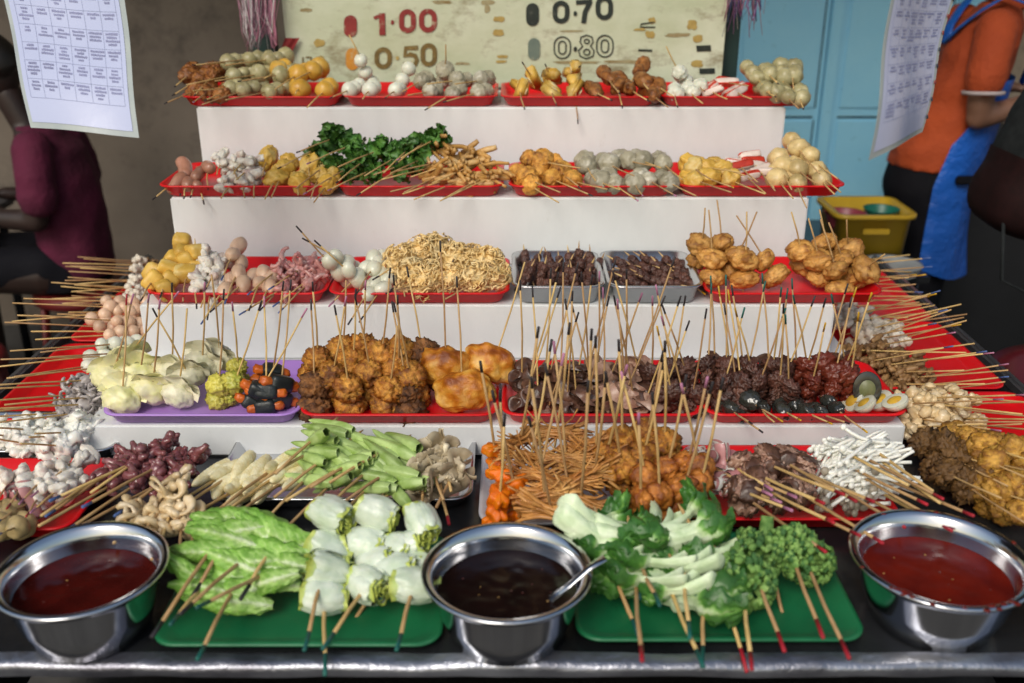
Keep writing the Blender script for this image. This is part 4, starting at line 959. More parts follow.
def mush_p(b, s, rr):
    for k in range(4):
        M = Matrix.Translation((rr.gauss(0,.012), rr.gauss(0,.004), rr.gauss(0,.012)))@Euler((rr.gauss(0,.4), rr.gauss(0,.5), rr.uniform(0,6))).to_matrix().to_4x4(); ph = rr.uniform(0,6)
        b.grid(lambda u, v: (Vector(((.008+.03*u)*math.cos((v-.5)*3.6)*(1+.1*math.sin(v*14+ph)), (.008+.03*u)*math.sin((v-.5)*3.6), .012*math.sin(u*2.3)+.004*math.sin(v*9+ph)*u)), 1-u*.3), 9, 20, M=M)
        b.grid(lambda u, v: (Vector(((.006+.03*u)*math.cos((v-.5)*3.6), (.006+.03*u)*math.sin((v-.5)*3.6), -.003+.010*math.sin(u*2.2)+.002*math.cos(v*80)*u)), .05), 6, 60, M=M)
        b.tube([(.012,0,.003),(-.006,0,-.004),(-.022,.003,-.008)], [.009,.0075,.006], 8, M=M)
def curl_p(b, s, rr):
    for k in range(4):
        M = Matrix.Translation((rr.gauss(0,.011), rr.gauss(0,.006), rr.gauss(0,.013)))@Euler((rr.uniform(0,3), rr.uniform(0,3), rr.uniform(0,3))).to_matrix().to_4x4(); R_ = rr.uniform(.013,.019)
        b.tube([(R_*math.cos(a*.55), R_*math.sin(a*.55), .0012*a) for a in range(9)], [.0062+.003*math.sin(a*.9+k) if 0<a<8 else .004 for a in range(9)], 9, M=M, flat=.75)
def egghalf(mi_y):
    def f(b, s, rr):
        vs, fs = ico(3); b.add([Vector((v.x*.021, min(v.y, .02)*.019 if v.y > 0 else v.y*.019, v.z*.027)) for v in vs], fs, 0)
    return f
def half_egg(b, s, rr):
    b.grid(lambda u, v: Vector((.022*math.sin(u*PI/2)*math.cos(v*2*PI), .018*math.cos(u*PI/2), .028*math.sin(u*PI/2)*math.sin(v*2*PI))), 14, 32, closed=True)
    b.grid(lambda u, v: Vector((.0215*u*math.cos(v*2*PI), -.0015*(1-u**6), .0275*u*math.sin(v*2*PI))), 8, 32, closed=True)
    b.grid(lambda u, v: Vector((.0125*u*math.cos(v*2*PI), -.0015-.004*(1-u**2), .0145*u*math.sin(v*2*PI))), 8, 24, mi=1, closed=True)
def egg_p(r): return lambda b, s, rr: b.blob((0,0,0), (r, r, r*1.3), .02, 1, s, 3)
def roll_p(b, s, rr):
    b.blob((0,0,0), (.022,.0155,.0155), .05, 3, s, 3, 6, mi=0)
    for sx in (-1, 1): b.blob((sx*.026, 0, -.001), (.014,.0105,.0095), .25, 3, s+sx, 3, 3, mi=1)
    b.blob((0.0, 0, 0), (.0225,.0140,.0140), .02, 3, s, 2, 7, mi=0)
def dump_p(b, s, rr):
    b.blob((0,0,-.006), (.034,.026,.026), .22, 2.2, s, 4, 2, .3)
    for k in range(3):
        ph = rr.uniform(0,6); t0 = rr.uniform(-.4,.4)
        b.grid(lambda u, v: Vector(((.014+.022*u)*math.cos((v-.5)*3.0+t0+PI/2*1.0)*1.25, (.006+.006*k-.004)+.006*math.sin(v*15+ph)*u-.008*k*u, .004+(.016+.024*u)*math.sin((v-.5)*3.0+t0+PI/2)+.003*math.sin(v*11+ph))), 8, 40)
def dome_p(b, s, rr):
    vs, fs = ico(5)
    out = []
    for v in vs:
        q = (abs(v.x)**2.2+abs(v.y)**2.2+abs(v.z)**2.2)**(-1/2.2)
        k = 1+.10*noise.noise(v*1.6+Vector((s*3,0,0)))-.09*abs(noise.noise(v*2.0+Vector((s,0,4))))-.05*abs(noise.noise(Vector((v.x*6,v.y*6,v.z*3.2+s))))-.03*abs(noise.noise(v*14))
        z = v.z*q; k *= 1+.05*math.sin(v.x*9+s+v.z*4); out.append(Vector((v.x*q*.049*k, v.y*q*.026*k+.010*v.x*v.x, (z*.036 if z > 0 else z*.024)*k)))
    b.add(out, fs, 0, None, [max(0, min(1, .40+p.z/.085+.55*noise.noise(p*38+Vector((s*9,0,0)))+.4*noise.noise(p*95))) for p in out])
def crabstick(b, s, rr):
    b.blob((0,0,0), (.030,.0095,.0095), .05, 2, s, 3, 6, mi=0); b.blob((0,-.0042,.0), (.0302,.0060,.0088), .05, 2, s, 3, 6, mi=1)
def cake_p(b, s, rr):
    n = 30
    b.grid(lambda u, v: (lambda e: Vector(((.021*e*(1+.13*math.cos(v*2*PI*6+s)))*math.cos(v*2*PI)*1.1, (.0165*e*(1+.13*math.cos(v*2*PI*6+s)))*math.sin(v*2*PI), -.011+.022*u+.001*math.sin(v*20))))((1-abs(2*u-1)**5)**.4+.001), 14, 60, closed=True)
def ham_p(b, s, rr):
    for k in range(3):
        M = Matrix.Translation((rr.gauss(0,.005), 0, (k-1)*.017))@Matrix.Rotation(rr.gauss(0,.25), 4, 'Y')
        for q in range(3):
            b.grid(lambda u, v: Vector(((u-.5)*.052+.004*math.sin(v*7+q), (.0065+.0035*q+.003*v)*math.cos(v*5.8+k), (.0065+.0035*q+.003*v)*math.sin(v*5.8+k)+.003*math.sin(u*7+k))), 10, 26, mi=(q+k)%2 , M=M)
def slices(n, r, th, mi2=False):
    def f(b, s, rr):
        for k in range(n):
            ph = rr.uniform(0,6); M = Matrix.Translation((rr.gauss(0,.008), rr.gauss(0,.004), (k-(n-1)/2)*.014))@Euler((rr.gauss(0,.5)+.3, rr.gauss(0,.4), rr.uniform(0,6))).to_matrix().to_4x4()
            def g(u, v, e=1):
                R_ = r*u*(1+.2*math.sin(v*2*PI*2+ph)+.08*math.sin(v*2*PI*5+ph)); return Vector((R_*math.cos(2*PI*v)*1.3, R_*math.sin(2*PI*v), e*th*(1-u**5)**.5+.007*math.sin(u*3+2*math.cos(2*PI*v+ph))))
            b.grid(g, 8, 28, closed=True, M=M, mi=(k%2 if mi2 else 0)); b.grid(lambda u, v: g(u, v, -1), 8, 28, closed=True, M=M, mi=(1 if mi2 else 0))
    return f
def soft_blobs(n, R_, s0, s1):
    def f(b, s, rr):
        for k in range(n):
            c = Vector((rr.uniform(-1,1), rr.uniform(-.7,.7), rr.uniform(-1,1)))*R_; q = rr.uniform(s0, s1)
            M = Matrix.Translation(c)@Euler((rr.uniform(0,3), rr.uniform(0,3), rr.uniform(0,3))).to_matrix().to_4x4()
            b.blob((0,0,0), (q*1.4, q*.7, q*.8), .3, 1.8, s*11+k, 3, 2, .15, M=M)
    return f
def crumple(n, R_, w, core=0):
    """airy ball of crinkled thin strands"""
    def f(b, s, rr):
        if core: b.blob((0,0,0), (R_*.86,R_*.68,R_*.86), .35, 3.5, s, 4, 2, .5)
        for k in range(n):
            d0 = Vector((rr.gauss(0,1), rr.gauss(0,1)*.7, rr.gauss(0,1))).normalized(); p = d0*R_*rr.uniform(.35,.85); d = Vector((rr.gauss(0,1), rr.gauss(0,1), rr.gauss(0,1))).normalized(); d = (d-d0*d.dot(d0)*.8).normalized()
            pts = []; m = 9; ph = rr.uniform(0,6); side = d.cross(d0)
            for i in range(m):
                pts.append(p+side*.004*math.sin(i*1.7+ph)+d0*.003*math.cos(i*2.1+ph)); p = p+d*R_*.24; d = (d-d0*.13+Vector((rr.gauss(0,.15), rr.gauss(0,.15), rr.gauss(0,.15)))).normalized()
                if p.length > R_*1.15: p = p*(R_*1.15/p.length)
            b.tube(pts, [w*(.5+.5*math.sin(PI*(i+.7)/m))*rr.uniform(.8,1.2) for i in range(m)], 6, flat=.4)
    return f
def mixed(n):
    def f(b, s, rr):
        for k in range(n):
            a = k*2*PI/n+rr.gauss(0,.3); c = Vector((.017*math.cos(a), rr.gauss(0,.004), .017*math.sin(a)))
            M = Matrix.Translation(c)@Euler((rr.gauss(0,.5), -a+rr.gauss(0,.3), rr.gauss(0,.4))).to_matrix().to_4x4()
            b.blob((0,0,0), (.008,.017,.017), .6, 2.2, s*7+k, 4, 2, .5, mi=0, M=M)
            b.blob((.006,.0,0), (.0045,.016,.016), .5, 2.2, s*5+k, 3, 2, .4, mi=1, M=M)
    return f
def fan(n, L, w):
    """shredded bean curd: strands gathered at the middle, splayed and curled at both ends"""
    def f(b, s, rr):
        for k in range(n):
            t = rr.gauss(0,1); t2 = rr.gauss(0,1); l = L*rr.uniform(.65,1.1); pts = []; m = 9; cv = rr.gauss(0,.010); sh = rr.gauss(0,.008)
            for i in range(m):
                q = (i/(m-1)-.5)*2; e = .35+.65*q*q
                pts.append(Vector((q*l/2+sh, t*.0085*e+.002*math.sin(i*1.3+k), t2*.0125*e+cv*q*q+(.006*(1-q*q))+.0012*math.sin(i*2.3+k))))
            ww = w*rr.uniform(.6,1.5); b.tube(pts, [ww*(.6+.4*math.sin(PI*(i+.6)/m)) for i in range(m)], 6, flat=.5)
    return f
def wrapfilm(b, s, rr):
    b.blob((0,0,0), (.026,.022,.026), .35, 2.6, s, 4, 2, .6)
K = {}
def kind(k, part, fn, mats, n, sp, cat, extra=None, pos=None, rnd=.0, rotrnd=True, rot=None):
    K[k] = dict(part=part, me=variants(part, fn, mats), n=n, sp=sp, cat=cat, pos=pos, rnd=rnd, rotrnd=rotrnd, rot=rot)
kind('greyball','fish_ball',ball(.0235,.12,2.5),['greyball'],3,.040,'fish ball skewer')
kind('yellowball','fish_ball',ball(.027,.10,2),['yellowball'],2,.047,'fish ball skewer')
kind('whiteball','fish_ball',ball(.0215,.05),['whiteball'],3,.037,'fish ball skewer')
kind('bagball','wrapped_ball',ball(.026,.14,2.6,4),['bag'],2,.044,'fish ball skewer')
kind('creamball','fish_ball',ball(.026,.14,2.2),['creamball'],2,.046,'fish ball skewer')
kind('pinkball','fish_ball',ball(.0165,.05),['pinkball'],4,.029,'fish ball skewer')
kind('smallwhite','fish_ball',ball(.0165,.05),['whiteball'],4,.029,'fish ball skewer')
kind('brownie','fritter',lump(.026,.02,.020),['brown'],3,.034,'fritter skewer')
kind('brownroll','fritter',lump(.020,.018,.036,.25,1.6,.3),['brown'],2,.05,'fritter skewer')
kind('tofuw','tofu_wedge',wedge,['tofu','tofuwhite'],2,.034,'tofu skewer')
kind('tofucube','tofu_cube',cube(.026,.020,.017),['tofu'],2,.038,'tofu skewer')
kind('egglong','fish_cake',lump(.017,.017,.026,.12,1.5,0,3),['pinkball'],2,.048,'fish cake skewer')
kind('creamcube','fish_cake',lump(.022,.02,.02,.25,2.2,.2),['whiteball'],2,.036,'fish cake skewer')
kind('sausage','sausage',sausage,['sausage'],1,.0,'sausage skewer')
kind('squidw','squid_piece',soft_blobs(6,.018,.010,.017),['squidw'],2,.034,'squid skewer')
kind('squidp','squid_piece',tentacles(7,.042,.0072,body=.015),['squidp'],2,.034,'squid skewer')
kind('squidtop','squid_strip',crumple(16,.032,.0115,1),['enoki'],1,.03,'squid skewer')
kind('octo','octopus_piece',tentacles(6,.034,.0100,curl=2.4,body=.015),['octo'],3,.032,'octopus skewer')
kind('greysq','squid_piece',tentacles(8,.04,.005,body=.013),['greysq'],3,.028,'squid skewer')
kind('starfried','tofu_puff',lump(.027,.021,.022,.32,1.7,.3),['tofu'],2,.040,'tofu puff skewer')
kind('greens','leaf_bundle',leafy(20,.042,.036,.005),['leafdk'],1,.04,'vegetable skewer')
kind('cakestk','fish_cake_strip',ribbons(12,.085,.0065,.7,.011,.25),['cakestk'],1,.03,'fish cake skewer')
kind('friedball','fritter',ball(.0265,.20,3,4),['fried'],2,.046,'fritter skewer')
kind('crab','crab_stick',crabstick,['crabw','crabr'],3,.020,'crab stick skewer')
kind('quail','quail_egg',egg_p(.0165),['egg'],3,.036,'quail egg skewer')
kind('noodle','enoki_fritter',crumple(70,.030,.0027,1),['noodle'],1,.03,'enoki fritter skewer')
kind('liver','liver_piece',lump(.014,.012,.016,.6,2.2,.6),['liver'],4,.020,'liver skewer')
kind('puff','tofu_puff',lump(.030,.026,.019,.38,1.8,.35),['friedlt'],2,.040,'tofu puff skewer')
kind('dump','dumpling',dump_p,['dump'],1,.05,'dumpling skewer')
kind('dumpw','dumpling',dump_p,['dumpw'],1,.05,'dumpling skewer')
kind('dumpy','dumpling',lump(.021,.019,.019,.5,2.6,.6),['dumpy'],2,.034,'dumpling skewer')
kind('roll','seaweed_roll',roll_p,['seaweed','crab'],2,.030,'seaweed roll skewer')
kind('fried','fritter',lump(.030,.027,.027,.6,2.1,.6),['fried'],2,.042,'fritter skewer')
kind('crisp','fritter',lump(.030,.027,.027,.65,2.6,.7),['crisp'],2,.042,'fritter skewer')
kind('dome','bean_curd_parcel',dome_p,['dome'],1,.05,'bean curd skewer')
kind('meat','meat_slice',slices(4,.019,.0025),['meat'],1,.03,'meat skewer')
kind('meatf','meat_slice',slices(4,.023,.0026,True),['meat','fat'],1,.03,'meat skewer')
kind('meatl','meat_piece',lump(.023,.012,.018,.85,2.0,.7),['liver'],3,.026,'meat skewer')
kind('meatr','meat_piece',lump(.022,.014,.019,.6,1.8,.5),['meatred'],3,.026,'meat skewer')
kind('centegg','century_egg_half',half_egg,['eggd','yolk'],1,.0,'century egg skewer')
kind('salteg','egg_half',half_egg,['egg','yolky'],2,.040,'egg skewer')
kind('mussel','century_egg_piece',lump(.017,.013,.022,.25,1.7,.3),['eggd'],2,.032,'century egg skewer')
kind('okra','okra_pod',okra_p,['okra'],4,.019,'okra skewer')
kind('corn','baby_corn',corn_p,['corn'],3,.0,'baby corn skewer',pos=[(-.023,0,.004),(0,-.004,-.006),(.023,.002,.003)])
kind('mush','oyster_mushroom',mush_p,['mush'],2,.038,'mushroom skewer')
kind('curl','fish_curl',curl_p,['curl'],2,.034,'fish cake skewer')
kind('cake','carrot_cake',cake_p,['cake'],3,.026,'fish cake skewer')
kind('strip','bean_curd_strip',fan(32,.105,.0044),['strip'],1,.03,'bean curd skewer')
kind('nugget','nugget',lump(.023,.020,.024,.45,1.7,.35),['nugget'],2,.042,'nugget skewer')
kind('nugfr','nugget',lump(.026,.024,.024,.65,2.2,.6),['fried'],2,.04,'nugget skewer')
kind('ham','ham_roll',ham_p,['ham','enoki'],1,.03,'ham roll skewer')
kind('pork','meat_slice',mixed(7),['fat','meat'],1,.03,'meat skewer')
kind('enoki','mushroom_cluster',enoki_b(24,.085,.0030,.0056),['enoki'],1,.03,'mushroom skewer')
kind('shimeji','mushroom_cluster',enoki_b(16,.045,.0034,.0085,1),['enoki','shimeji'],1,.03,'mushroom skewer')
kind('lettuce','lettuce_leaf',lettuce_b,['lettuce'],1,.0,'lettuce skewer')
kind('cabbage','cabbage_roll',cabbage_b,['cabbage'],2,.049,'cabbage skewer')
kind('bok','bok_choy_head',bok_b,['bok'],1,.0,'bok choy skewer')
kind('broc','broccoli_floret',broc_b,['broc','brocd'],1,.0,'broccoli skewer')
kind('stickbr','bean_curd_stick',ribbons(8,.05,.006,.8,.009,.2),['stickbr'],3,.024,'bean curd skewer')
kind('stickbag','wrapped_strip',sheet_blobs(0,4,.017,.012,.017),['wrap'],2,.032,'fish cake skewer')
kind('curry','curried_piece',lump(.027,.023,.024,.5,1.9,.5),['curry'],3,.040,'curried skewer')
kind('curryd','curried_leaf',lump(.027,.018,.022,.8,2.4,.75),['curryd'],2,.040,'curried skewer')
kind('crunch','pale_fritter',sheet_blobs(0,5,.018,.010,.016),['curl'],2,.034,'fish cake skewer')
# ================================================================== SKEWERS
_st = {}
def stick_mesh(z0, L, r, tiplen):
    key = (round(z0,3), round(L,2), r, tiplen)
    if key not in _st:
        b = MB(); L2 = round(L,2); zz = L2-tiplen; b.tube([(0,0,z0),(0,0,z0+.012),(0.0024,0,L2*.5),(0,0,zz)], [r*.25,r,r,r*.97], 7)
        t = MB(); t.tube([(0,0,zz),(0,0,L2-.001),(0,0,L2)], [r*1.03,r*1.03,r*.6], 7)
        _st[key] = (b.mesh('stick', M_['bamboo']), t)
    return _st[key]
_tp = {}
def skewer(kindk, p, dirv, L, tip, r, roll=0, tiplen=.03, name=None, scale=1):
    k = K[kindk]; nm = name or (k['cat'].replace(' ', '_'))
    root = bpy.data.objects.new(nm, None); COL.objects.link(root); root.empty_display_size = .02
    dz = dirv.normalized(); ref = Vector((0,0,1)) if abs(dz.z) < .8 else Vector((0,-1,0))
    x = dz.cross(ref).normalized(); y = dz.cross(x); 
    Mx = Matrix((x, y, dz)).transposed().to_4x4()
    root.matrix_world = Matrix.Translation(p)@Mx@Matrix.Rotation(roll, 4, 'Z')
    n, sp = k['n'], k['sp']*scale; half = (n-1)/2*sp
    sm, tmb = stick_mesh(-half-.03, L, r, tiplen)
    s = bpy.data.objects.new('stick', sm); COL.objects.link(s); s.parent = root
    if tip:
        key = (id(tmb), tip)
        if key not in _tp: _tp[key] = tmb.mesh('painted_tip', M_['tip_'+tip])
        t = bpy.data.objects.new('painted_tip', _tp[key]); COL.objects.link(t); t.parent = s
    for i in range(n):
        o = bpy.data.objects.new(k['part'], R.choice(k['me'])); COL.objects.link(o); o.parent = root
        if k['pos']: o.location = k['pos'][i]
        else: o.location = (R.gauss(0,.0015), R.gauss(0,.0015), (i-(n-1)/2)*sp)
        q = R.uniform(.86,1.10)*scale; o.scale = (q, q, q)
        if k['part'] in ('okra_pod','baby_corn','crab_stick','seaweed_roll','cabbage_roll','lettuce_leaf','bok_choy_head','bean_curd_strip','fish_cake_strip','bean_curd_stick','egg_half','century_egg_half','broccoli_floret','bean_curd_parcel','dumpling','enoki_fritter','mushroom_cluster'):
            o.rotation_euler = (R.uniform(0,6.28) if k['part'] == 'crab_stick' else R.gauss(0,.15), R.gauss(0,.18), R.gauss(0,.15))
        else: o.rotation_euler = (R.gauss(0,.25), R.gauss(0,.25), R.uniform(0, 2*PI))
    return root
def P_(x0, x1, y0, y1, n, rows=1, jx=4, jy=3):
    """n points spread over a box, back rows first (pixels of the layout plan)"""
    out = []; per = math.ceil(n/rows); c = 0
    for r in range(rows):
        m = min(per, n-c); yy = y0 if rows == 1 else y0+(y1-y0)*r/(rows-1)
        if rows == 1: yy = (y0+y1)/2
        for i in range(m):
            xx = x0+(x1-x0)*((i+.5+(.25 if r%2 else -.25)*(rows > 1))/m)
            out.append((xx+R.uniform(-jx,jx), yy+R.uniform(-jy,jy))); c += 1
    return out
def cl(kindk, desc, place, tier, pts, end, L, k=.3, rad=.022, tip=None, r=.0018, jit=(14,8), order='x', roll=0, tiplen=.022, up=False, scale=1, yb=None, yf=None, exact=False):
    """a cluster of like skewers. end=(dx,dy) offset of the handle end in the picture plan"""
    items = []
    group = (desc.split(' with ')[0]+'s '+place) if not desc.endswith('s') else desc+' '+place
    for q in pts:
        fx, fy = q[0], q[1]
        surf, Yf, Yb = tier
        if tier is T4: fy += 5
        Yb = yb if yb else Yb-.03; Yf2 = yf if yf else Yf+(.045 if up else .025)
        p = pile(fx, fy, surf+.006, Yf2, Yb, k, rad)
        if len(q) > 2: ex, ey = q[2], q[3]
        else: ex, ey = fx+end[0]+R.uniform(-jit[0],jit[0]), fy+end[1]+R.uniform(-jit[1],jit[1])
        LL = q[4] if len(q) > 4 else L*R.uniform(.88,1.1)
        e = end_on_ray(p, ex, ey, LL)
        if up and e.y < p.y-.06: e.y = p.y-.06
        t = (tip if isinstance(tip, str) else R.choice(tip)) if tip else None
        ob = skewer(kindk, p, e-p, LL, t, r, roll+R.gauss(0,.2)*(1 if roll == 0 else 0), tiplen, scale=scale)
        items.append((ob, p))
    n = len(items)
    items.sort(key=lambda a: proj(a[1])[0] if order == 'x' else a[1].y)
    for i, (ob, p) in enumerate(items):
        if n == 1: lab = desc+' '+place
        elif order == 'x': lab = '%s %s, %s' % (desc, place, 'leftmost' if i == 0 else ('rightmost' if i == n-1 else ORD[i]+' from left'))
        else: lab = '%s %s, %s' % (desc, place, 'nearest' if i == 0 else ('farthest' if i == n-1 else ORD[i]+' nearest'))
        tag(ob, lab, K[kindk]['cat'], group)
    return items
# ---- TOP TIER
D = 'top tier'
cl('brownie','brown fritter skewer','at the left end of top tier',T1,P_(192,224,76,92,6,2),(-28,14),0.215,.35,tip=['dark','dark','pink'],r=.0017,tiplen=.015)
cl('greyball','grey fish ball skewer','in the left top tray',T1,P_(228,296,60,90,9,3),(-48,10),0.235,.45,tip=['dark',None,None],r=.0017,tiplen=.015)
cl('yellowball','yellow fish ball skewer','in the left top tray',T1,P_(278,334,72,89,5,2),(-16,13),0.195,.45,tip=None,r=.0017,tiplen=.015)
cl('whiteball','white fish ball skewer','in the second top tray',T1,[(366,72,347,30,.13),(355,88,330,98),(372,88,362,100),(402,80,380,120,.13),(398,90,385,98)],(-10,12),0.175,.4,tip=['dark',None],r=.0017,tiplen=.015)
cl('bagball','wrapped grey ball skewer','in the second top tray',T1,[(424,80),(444,76,446,40,.12),(462,80),(484,80),(432,92),(456,92),(482,92)],(-30,10),0.175,.4,tip=['blue',None,'dark'],scale=.9,r=.0017,tiplen=.015)
cl('tofuw','yellow tofu wedge skewer','in the third top tray',T1,[(520,90),(535,80,522,62,.1),(551,76,545,64,.08),(552,91),(575,72,580,66,.06),(576,86,578,124,.13)],(-8,12),0.165,.4,tip=['dark'],r=.0017,tiplen=.015)
cl('brownroll','long brown fritter skewer','in the third top tray',T1,[(592,90),(606,75),(618,82),(628,88),(642,80),(655,84),(640,68,630,84,.12),(650,92)],(16,18),0.175,.4,tip=[None,'dark'],r=.0017,tiplen=.015)
cl('creamcube','cream cake skewer','in the fourth top tray',T1,[(682,77,664,42,.12),(675,92),(690,92),(700,86)],(6,12),0.165,.4,tip=['dark',None],r=.0017,tiplen=.015)
cl('crab','red and white crab stick skewer','in the fourth top tray',T1,[(710,90),(725,82),(735,91)],(22,10),0.165,.4,r=.0017,tiplen=.015)
cl('greyball','pale grey ball skewer','at the right end of top tier',T1,P_(752,806,74,92,8,2),(10,16),0.175,.45,tip=[None,'dark'],scale=1.02,r=.0017,tiplen=.015)
# ---- SECOND TIER
cl('sausage','pale pink sausage skewer','at the left end of second tier',T2,[(176,182,152,200),(184,168,180,196),(198,174,204,204),(208,168,208,190),(187,184,184,198),(196,186,190,198)],(0,20),0.10,.4,tip='dark',scale=1.12,r=.0017,tiplen=.015)
cl('squidw','white wrapped squid skewer','in the left second tier tray',T2,P_(220,262,162,182,7,2),(-8,16),0.165,.45,r=.0017,tiplen=.015)
cl('starfried','yellow tofu puff skewer','in the left second tier tray',T2,[(268,158,262,178),(288,166,270,200),(310,164),(300,182,298,196),(322,172,310,200),(278,176),(330,182)],(-8,20),0.175,.4,r=.0017,tiplen=.015)
cl('greens','dark green leaf bundle skewer','on the second tier',T2,[(318,148),(335,138),(350,146),(330,162),(348,168),(365,160),(380,150),(395,158),(410,148),(425,142),(438,138),(372,170),(402,168),(420,160)],(-34,22),0.195,.75,tip=['dark',None,'pink'],rad=.02,r=.0017,tiplen=.015)
cl('cakestk','tan fish cake strip skewer','in the second tier tray',T2,[(440,152),(452,160),(468,158),(482,162),(430,168),(448,172),(465,174),(482,178),(495,176),(440,180),(458,182)],(-58,18),0.195,.5,tip=None,r=.0017,tiplen=.015)
cl('friedball','browned fish ball skewer','in the third second-tier tray',T2,[(522,176),(536,160),(545,176),(558,168),(568,180),(528,184)],(36,14),0.185,.45,tip=[None,'dark'],r=.0017,tiplen=.015)
cl('bagball','grey wrapped ball skewer','in the third second-tier tray',T2,P_(584,670,162,180,10,2),(22,14),0.175,.42,tip=[None,'pink'],r=.0017,tiplen=.015)
cl('starfried','yellow fried puff skewer','in the right second tier tray',T2,P_(684,728,164,180,6,2),(28,14),0.185,.42,tip=[None,'yellow'],r=.0017,tiplen=.015)
cl('crab','red and white crab stick skewer','in the right second tier tray',T2,[(738,164),(752,160),(745,174),(760,170)],(22,22),0.175,.45,roll=.01,r=.0017,tiplen=.015)
cl('creamball','cream ball skewer','at the right end of second tier',T2,[(794,144),(805,154),(780,162),(796,168),(812,166),(776,176),(796,180),(820,178)],(24,24),0.185,.55,tip=None,r=.0017,tiplen=.015)
# ---- THIRD TIER
cl('tofucube','yellow tofu cube skewer','at the left end of third tier',T3,[(155,278,140,302),(170,266,160,298),(182,250,176,290),(188,268,182,308),(166,286,158,310),(196,260,200,330)],(-10,30),.14,.45,tip=['dark',None])
cl('squidw','white wrapped squid skewer','in the left third tier tray',T3,[(205,262),(214,274),(222,262),(196,282),(212,288)],(-10,34),.13,.45,tip=[None,'dark'])
cl('egglong','smooth cream fish cake skewer','in the left third tier tray',T3,[(236,250),(240,268),(248,280),(262,278),(228,284),(272,282)],(-24,34),.16,.5,tip=['dark','blue'])
cl('squidp','pink squid skewer','in the left third tier tray',T3,[(280,268),(295,274),(306,266),(288,286),(312,280),(320,272)],(-36,30),.16,.4,tip=['dark','blue',None])
cl('quail','white quail egg skewer','in the second third-tier tray',T3,[(338,272,296,226),(346,262,302,238),(358,280,314,240),(378,262),(388,280),(366,268),(374,284)],(-34,34),.16,.4,tip=['dark','pink'],scale=1.05)
cl('noodle','pale shredded enoki fritter skewer','on the third tier',T3,[(402,262),(420,252),(438,250),(455,258),(472,258),(488,264),(412,276),(432,274),(452,278),(475,278),(495,274),(425,285)],(-24,22),.15,.55,tip=['dark',None,None],jit=(36,20),scale=1.1,rad=.026)
cl('liver','dark liver skewer','in the left small steel tray',T3,P_(524,596,265,281,20,3),(-4,26),.066,.0,tip=['green','yellow'],tiplen=.014,rad=.020,scale=.72)
cl('liver','dark brown liver skewer','in the right small steel tray',T3,P_(622,690,265,281,18,3),(30,16),.075,.0,tip=['yellow','pink',None],tiplen=.012,rad=.020,scale=.72)
cl('puff','round golden puff skewer','at the right end of third tier',T3,[(700,252,706,200),(722,252,716,190),(734,262,760,205),(712,268,708,196),(744,270,748,185),(770,268,724,196),(802,258,790,206),(820,268,806,208),(826,250,818,200),(845,268,826,215),(862,272,890,250),(838,280,812,190),(850,256,846,212)],(0,-70),.15,.40,tip=None,rad=.024,scale=1.05)
# ---- FOURTH TIER
cl('dump','pleated pale yellow dumpling skewer','in the purple tray',T4,[(122,392,128,268),(112,372,134,292),(140,368,146,300),(128,352,180,290),(152,384,160,300)],(10,-90),.2,.35,tip=['red','pink','pink'],up=True,rad=.032,scale=1.05)
cl('dumpw','white pleated dumpling skewer','in the purple tray',T4,[(178,388,188,300),(188,370,150,320),(202,358,196,300),(220,350,210,268),(172,364,164,300)],(4,-80),.2,.4,tip=['dark','pink',None],up=True,rad=.03)
cl('dumpy','yellow green dumpling skewer','in the purple tray',T4,[(218,388,224,290),(238,368,232,300),(232,384,262,300)],(4,-90),.2,.35,tip=['pink','dark'],up=True)
cl('roll','black seaweed and orange crab roll skewer','in the purple tray',T4,[(266,394,264,282),(280,386,292,270),(272,372,276,300),(256,392,306,310)],(0,-100),.22,.35,tip=['dark','pink'],up=True)
cl('fried','crispy golden fritter skewer','in the second fourth-tier tray',T4,[(318,362),(342,352),(362,350),(380,360),(330,380),(350,392),(372,378),(398,372),(412,382),(388,392),(352,366),(402,356)],(-2,-86),.21,.45,tip=['dark','pink',None],up=True,jit=(20,14),rad=.03)
cl('crisp','dark crispy fritter skewer','in the second fourth-tier tray',T4,[(314,392,310,270),(408,398,390,290),(424,360,406,262)],(0,-90),.21,.35,tip='dark',up=True,rad=.03)
cl('dome','large browned bean curd parcel skewer','in the second fourth-tier tray',T4,[(462,390,456,262),(492,362,530,245),(446,364,440,240)],(0,-100),.25,.45,tip=[None,'dark'],up=True,rad=.034,scale=1.28)
def upr(x0, x1, y0, y1, n, rows, **k): return P_(x0, x1, y0, y1, n, rows, 5, 4)
cl('meat','dark sliced meat skewer','in the third fourth-tier tray',T4,upr(518,600,374,398,15,2),(6,-108),.24,.35,tip=['dark'],up=True,jit=(36,26))
cl('meatf','pale edged meat slice skewer','in the third fourth-tier tray',T4,upr(596,652,372,398,10,2),(8,-104),.235,.35,tip=['pink','dark'],up=True,jit=(40,26))
cl('meatl','dark meat chunk skewer','in the third fourth-tier tray',T4,upr(652,698,376,398,8,2),(6,-92),.215,.35,tip=['dark','pink','yellow'],up=True,jit=(34,24))
cl('meat','curled dark meat slice skewer','at the back of the right fourth-tier tray',T4,upr(712,850,362,370,9,1),(8,-86),.19,.35,tip=['yellow','green'],up=True,jit=(26,20))
cl('meatl','dark liver chunk skewer','in the right fourth-tier tray',T4,upr(708,792,374,388,12,2),(8,-90),.20,.35,tip=['yellow','yellow','green','dark'],up=True,jit=(28,24))
cl('meatr','glazed red meat skewer','in the right fourth-tier tray',T4,upr(798,850,368,384,6,2),(6,-84),.20,.35,tip=['yellow','yellow','dark'],up=True,jit=(28,24))
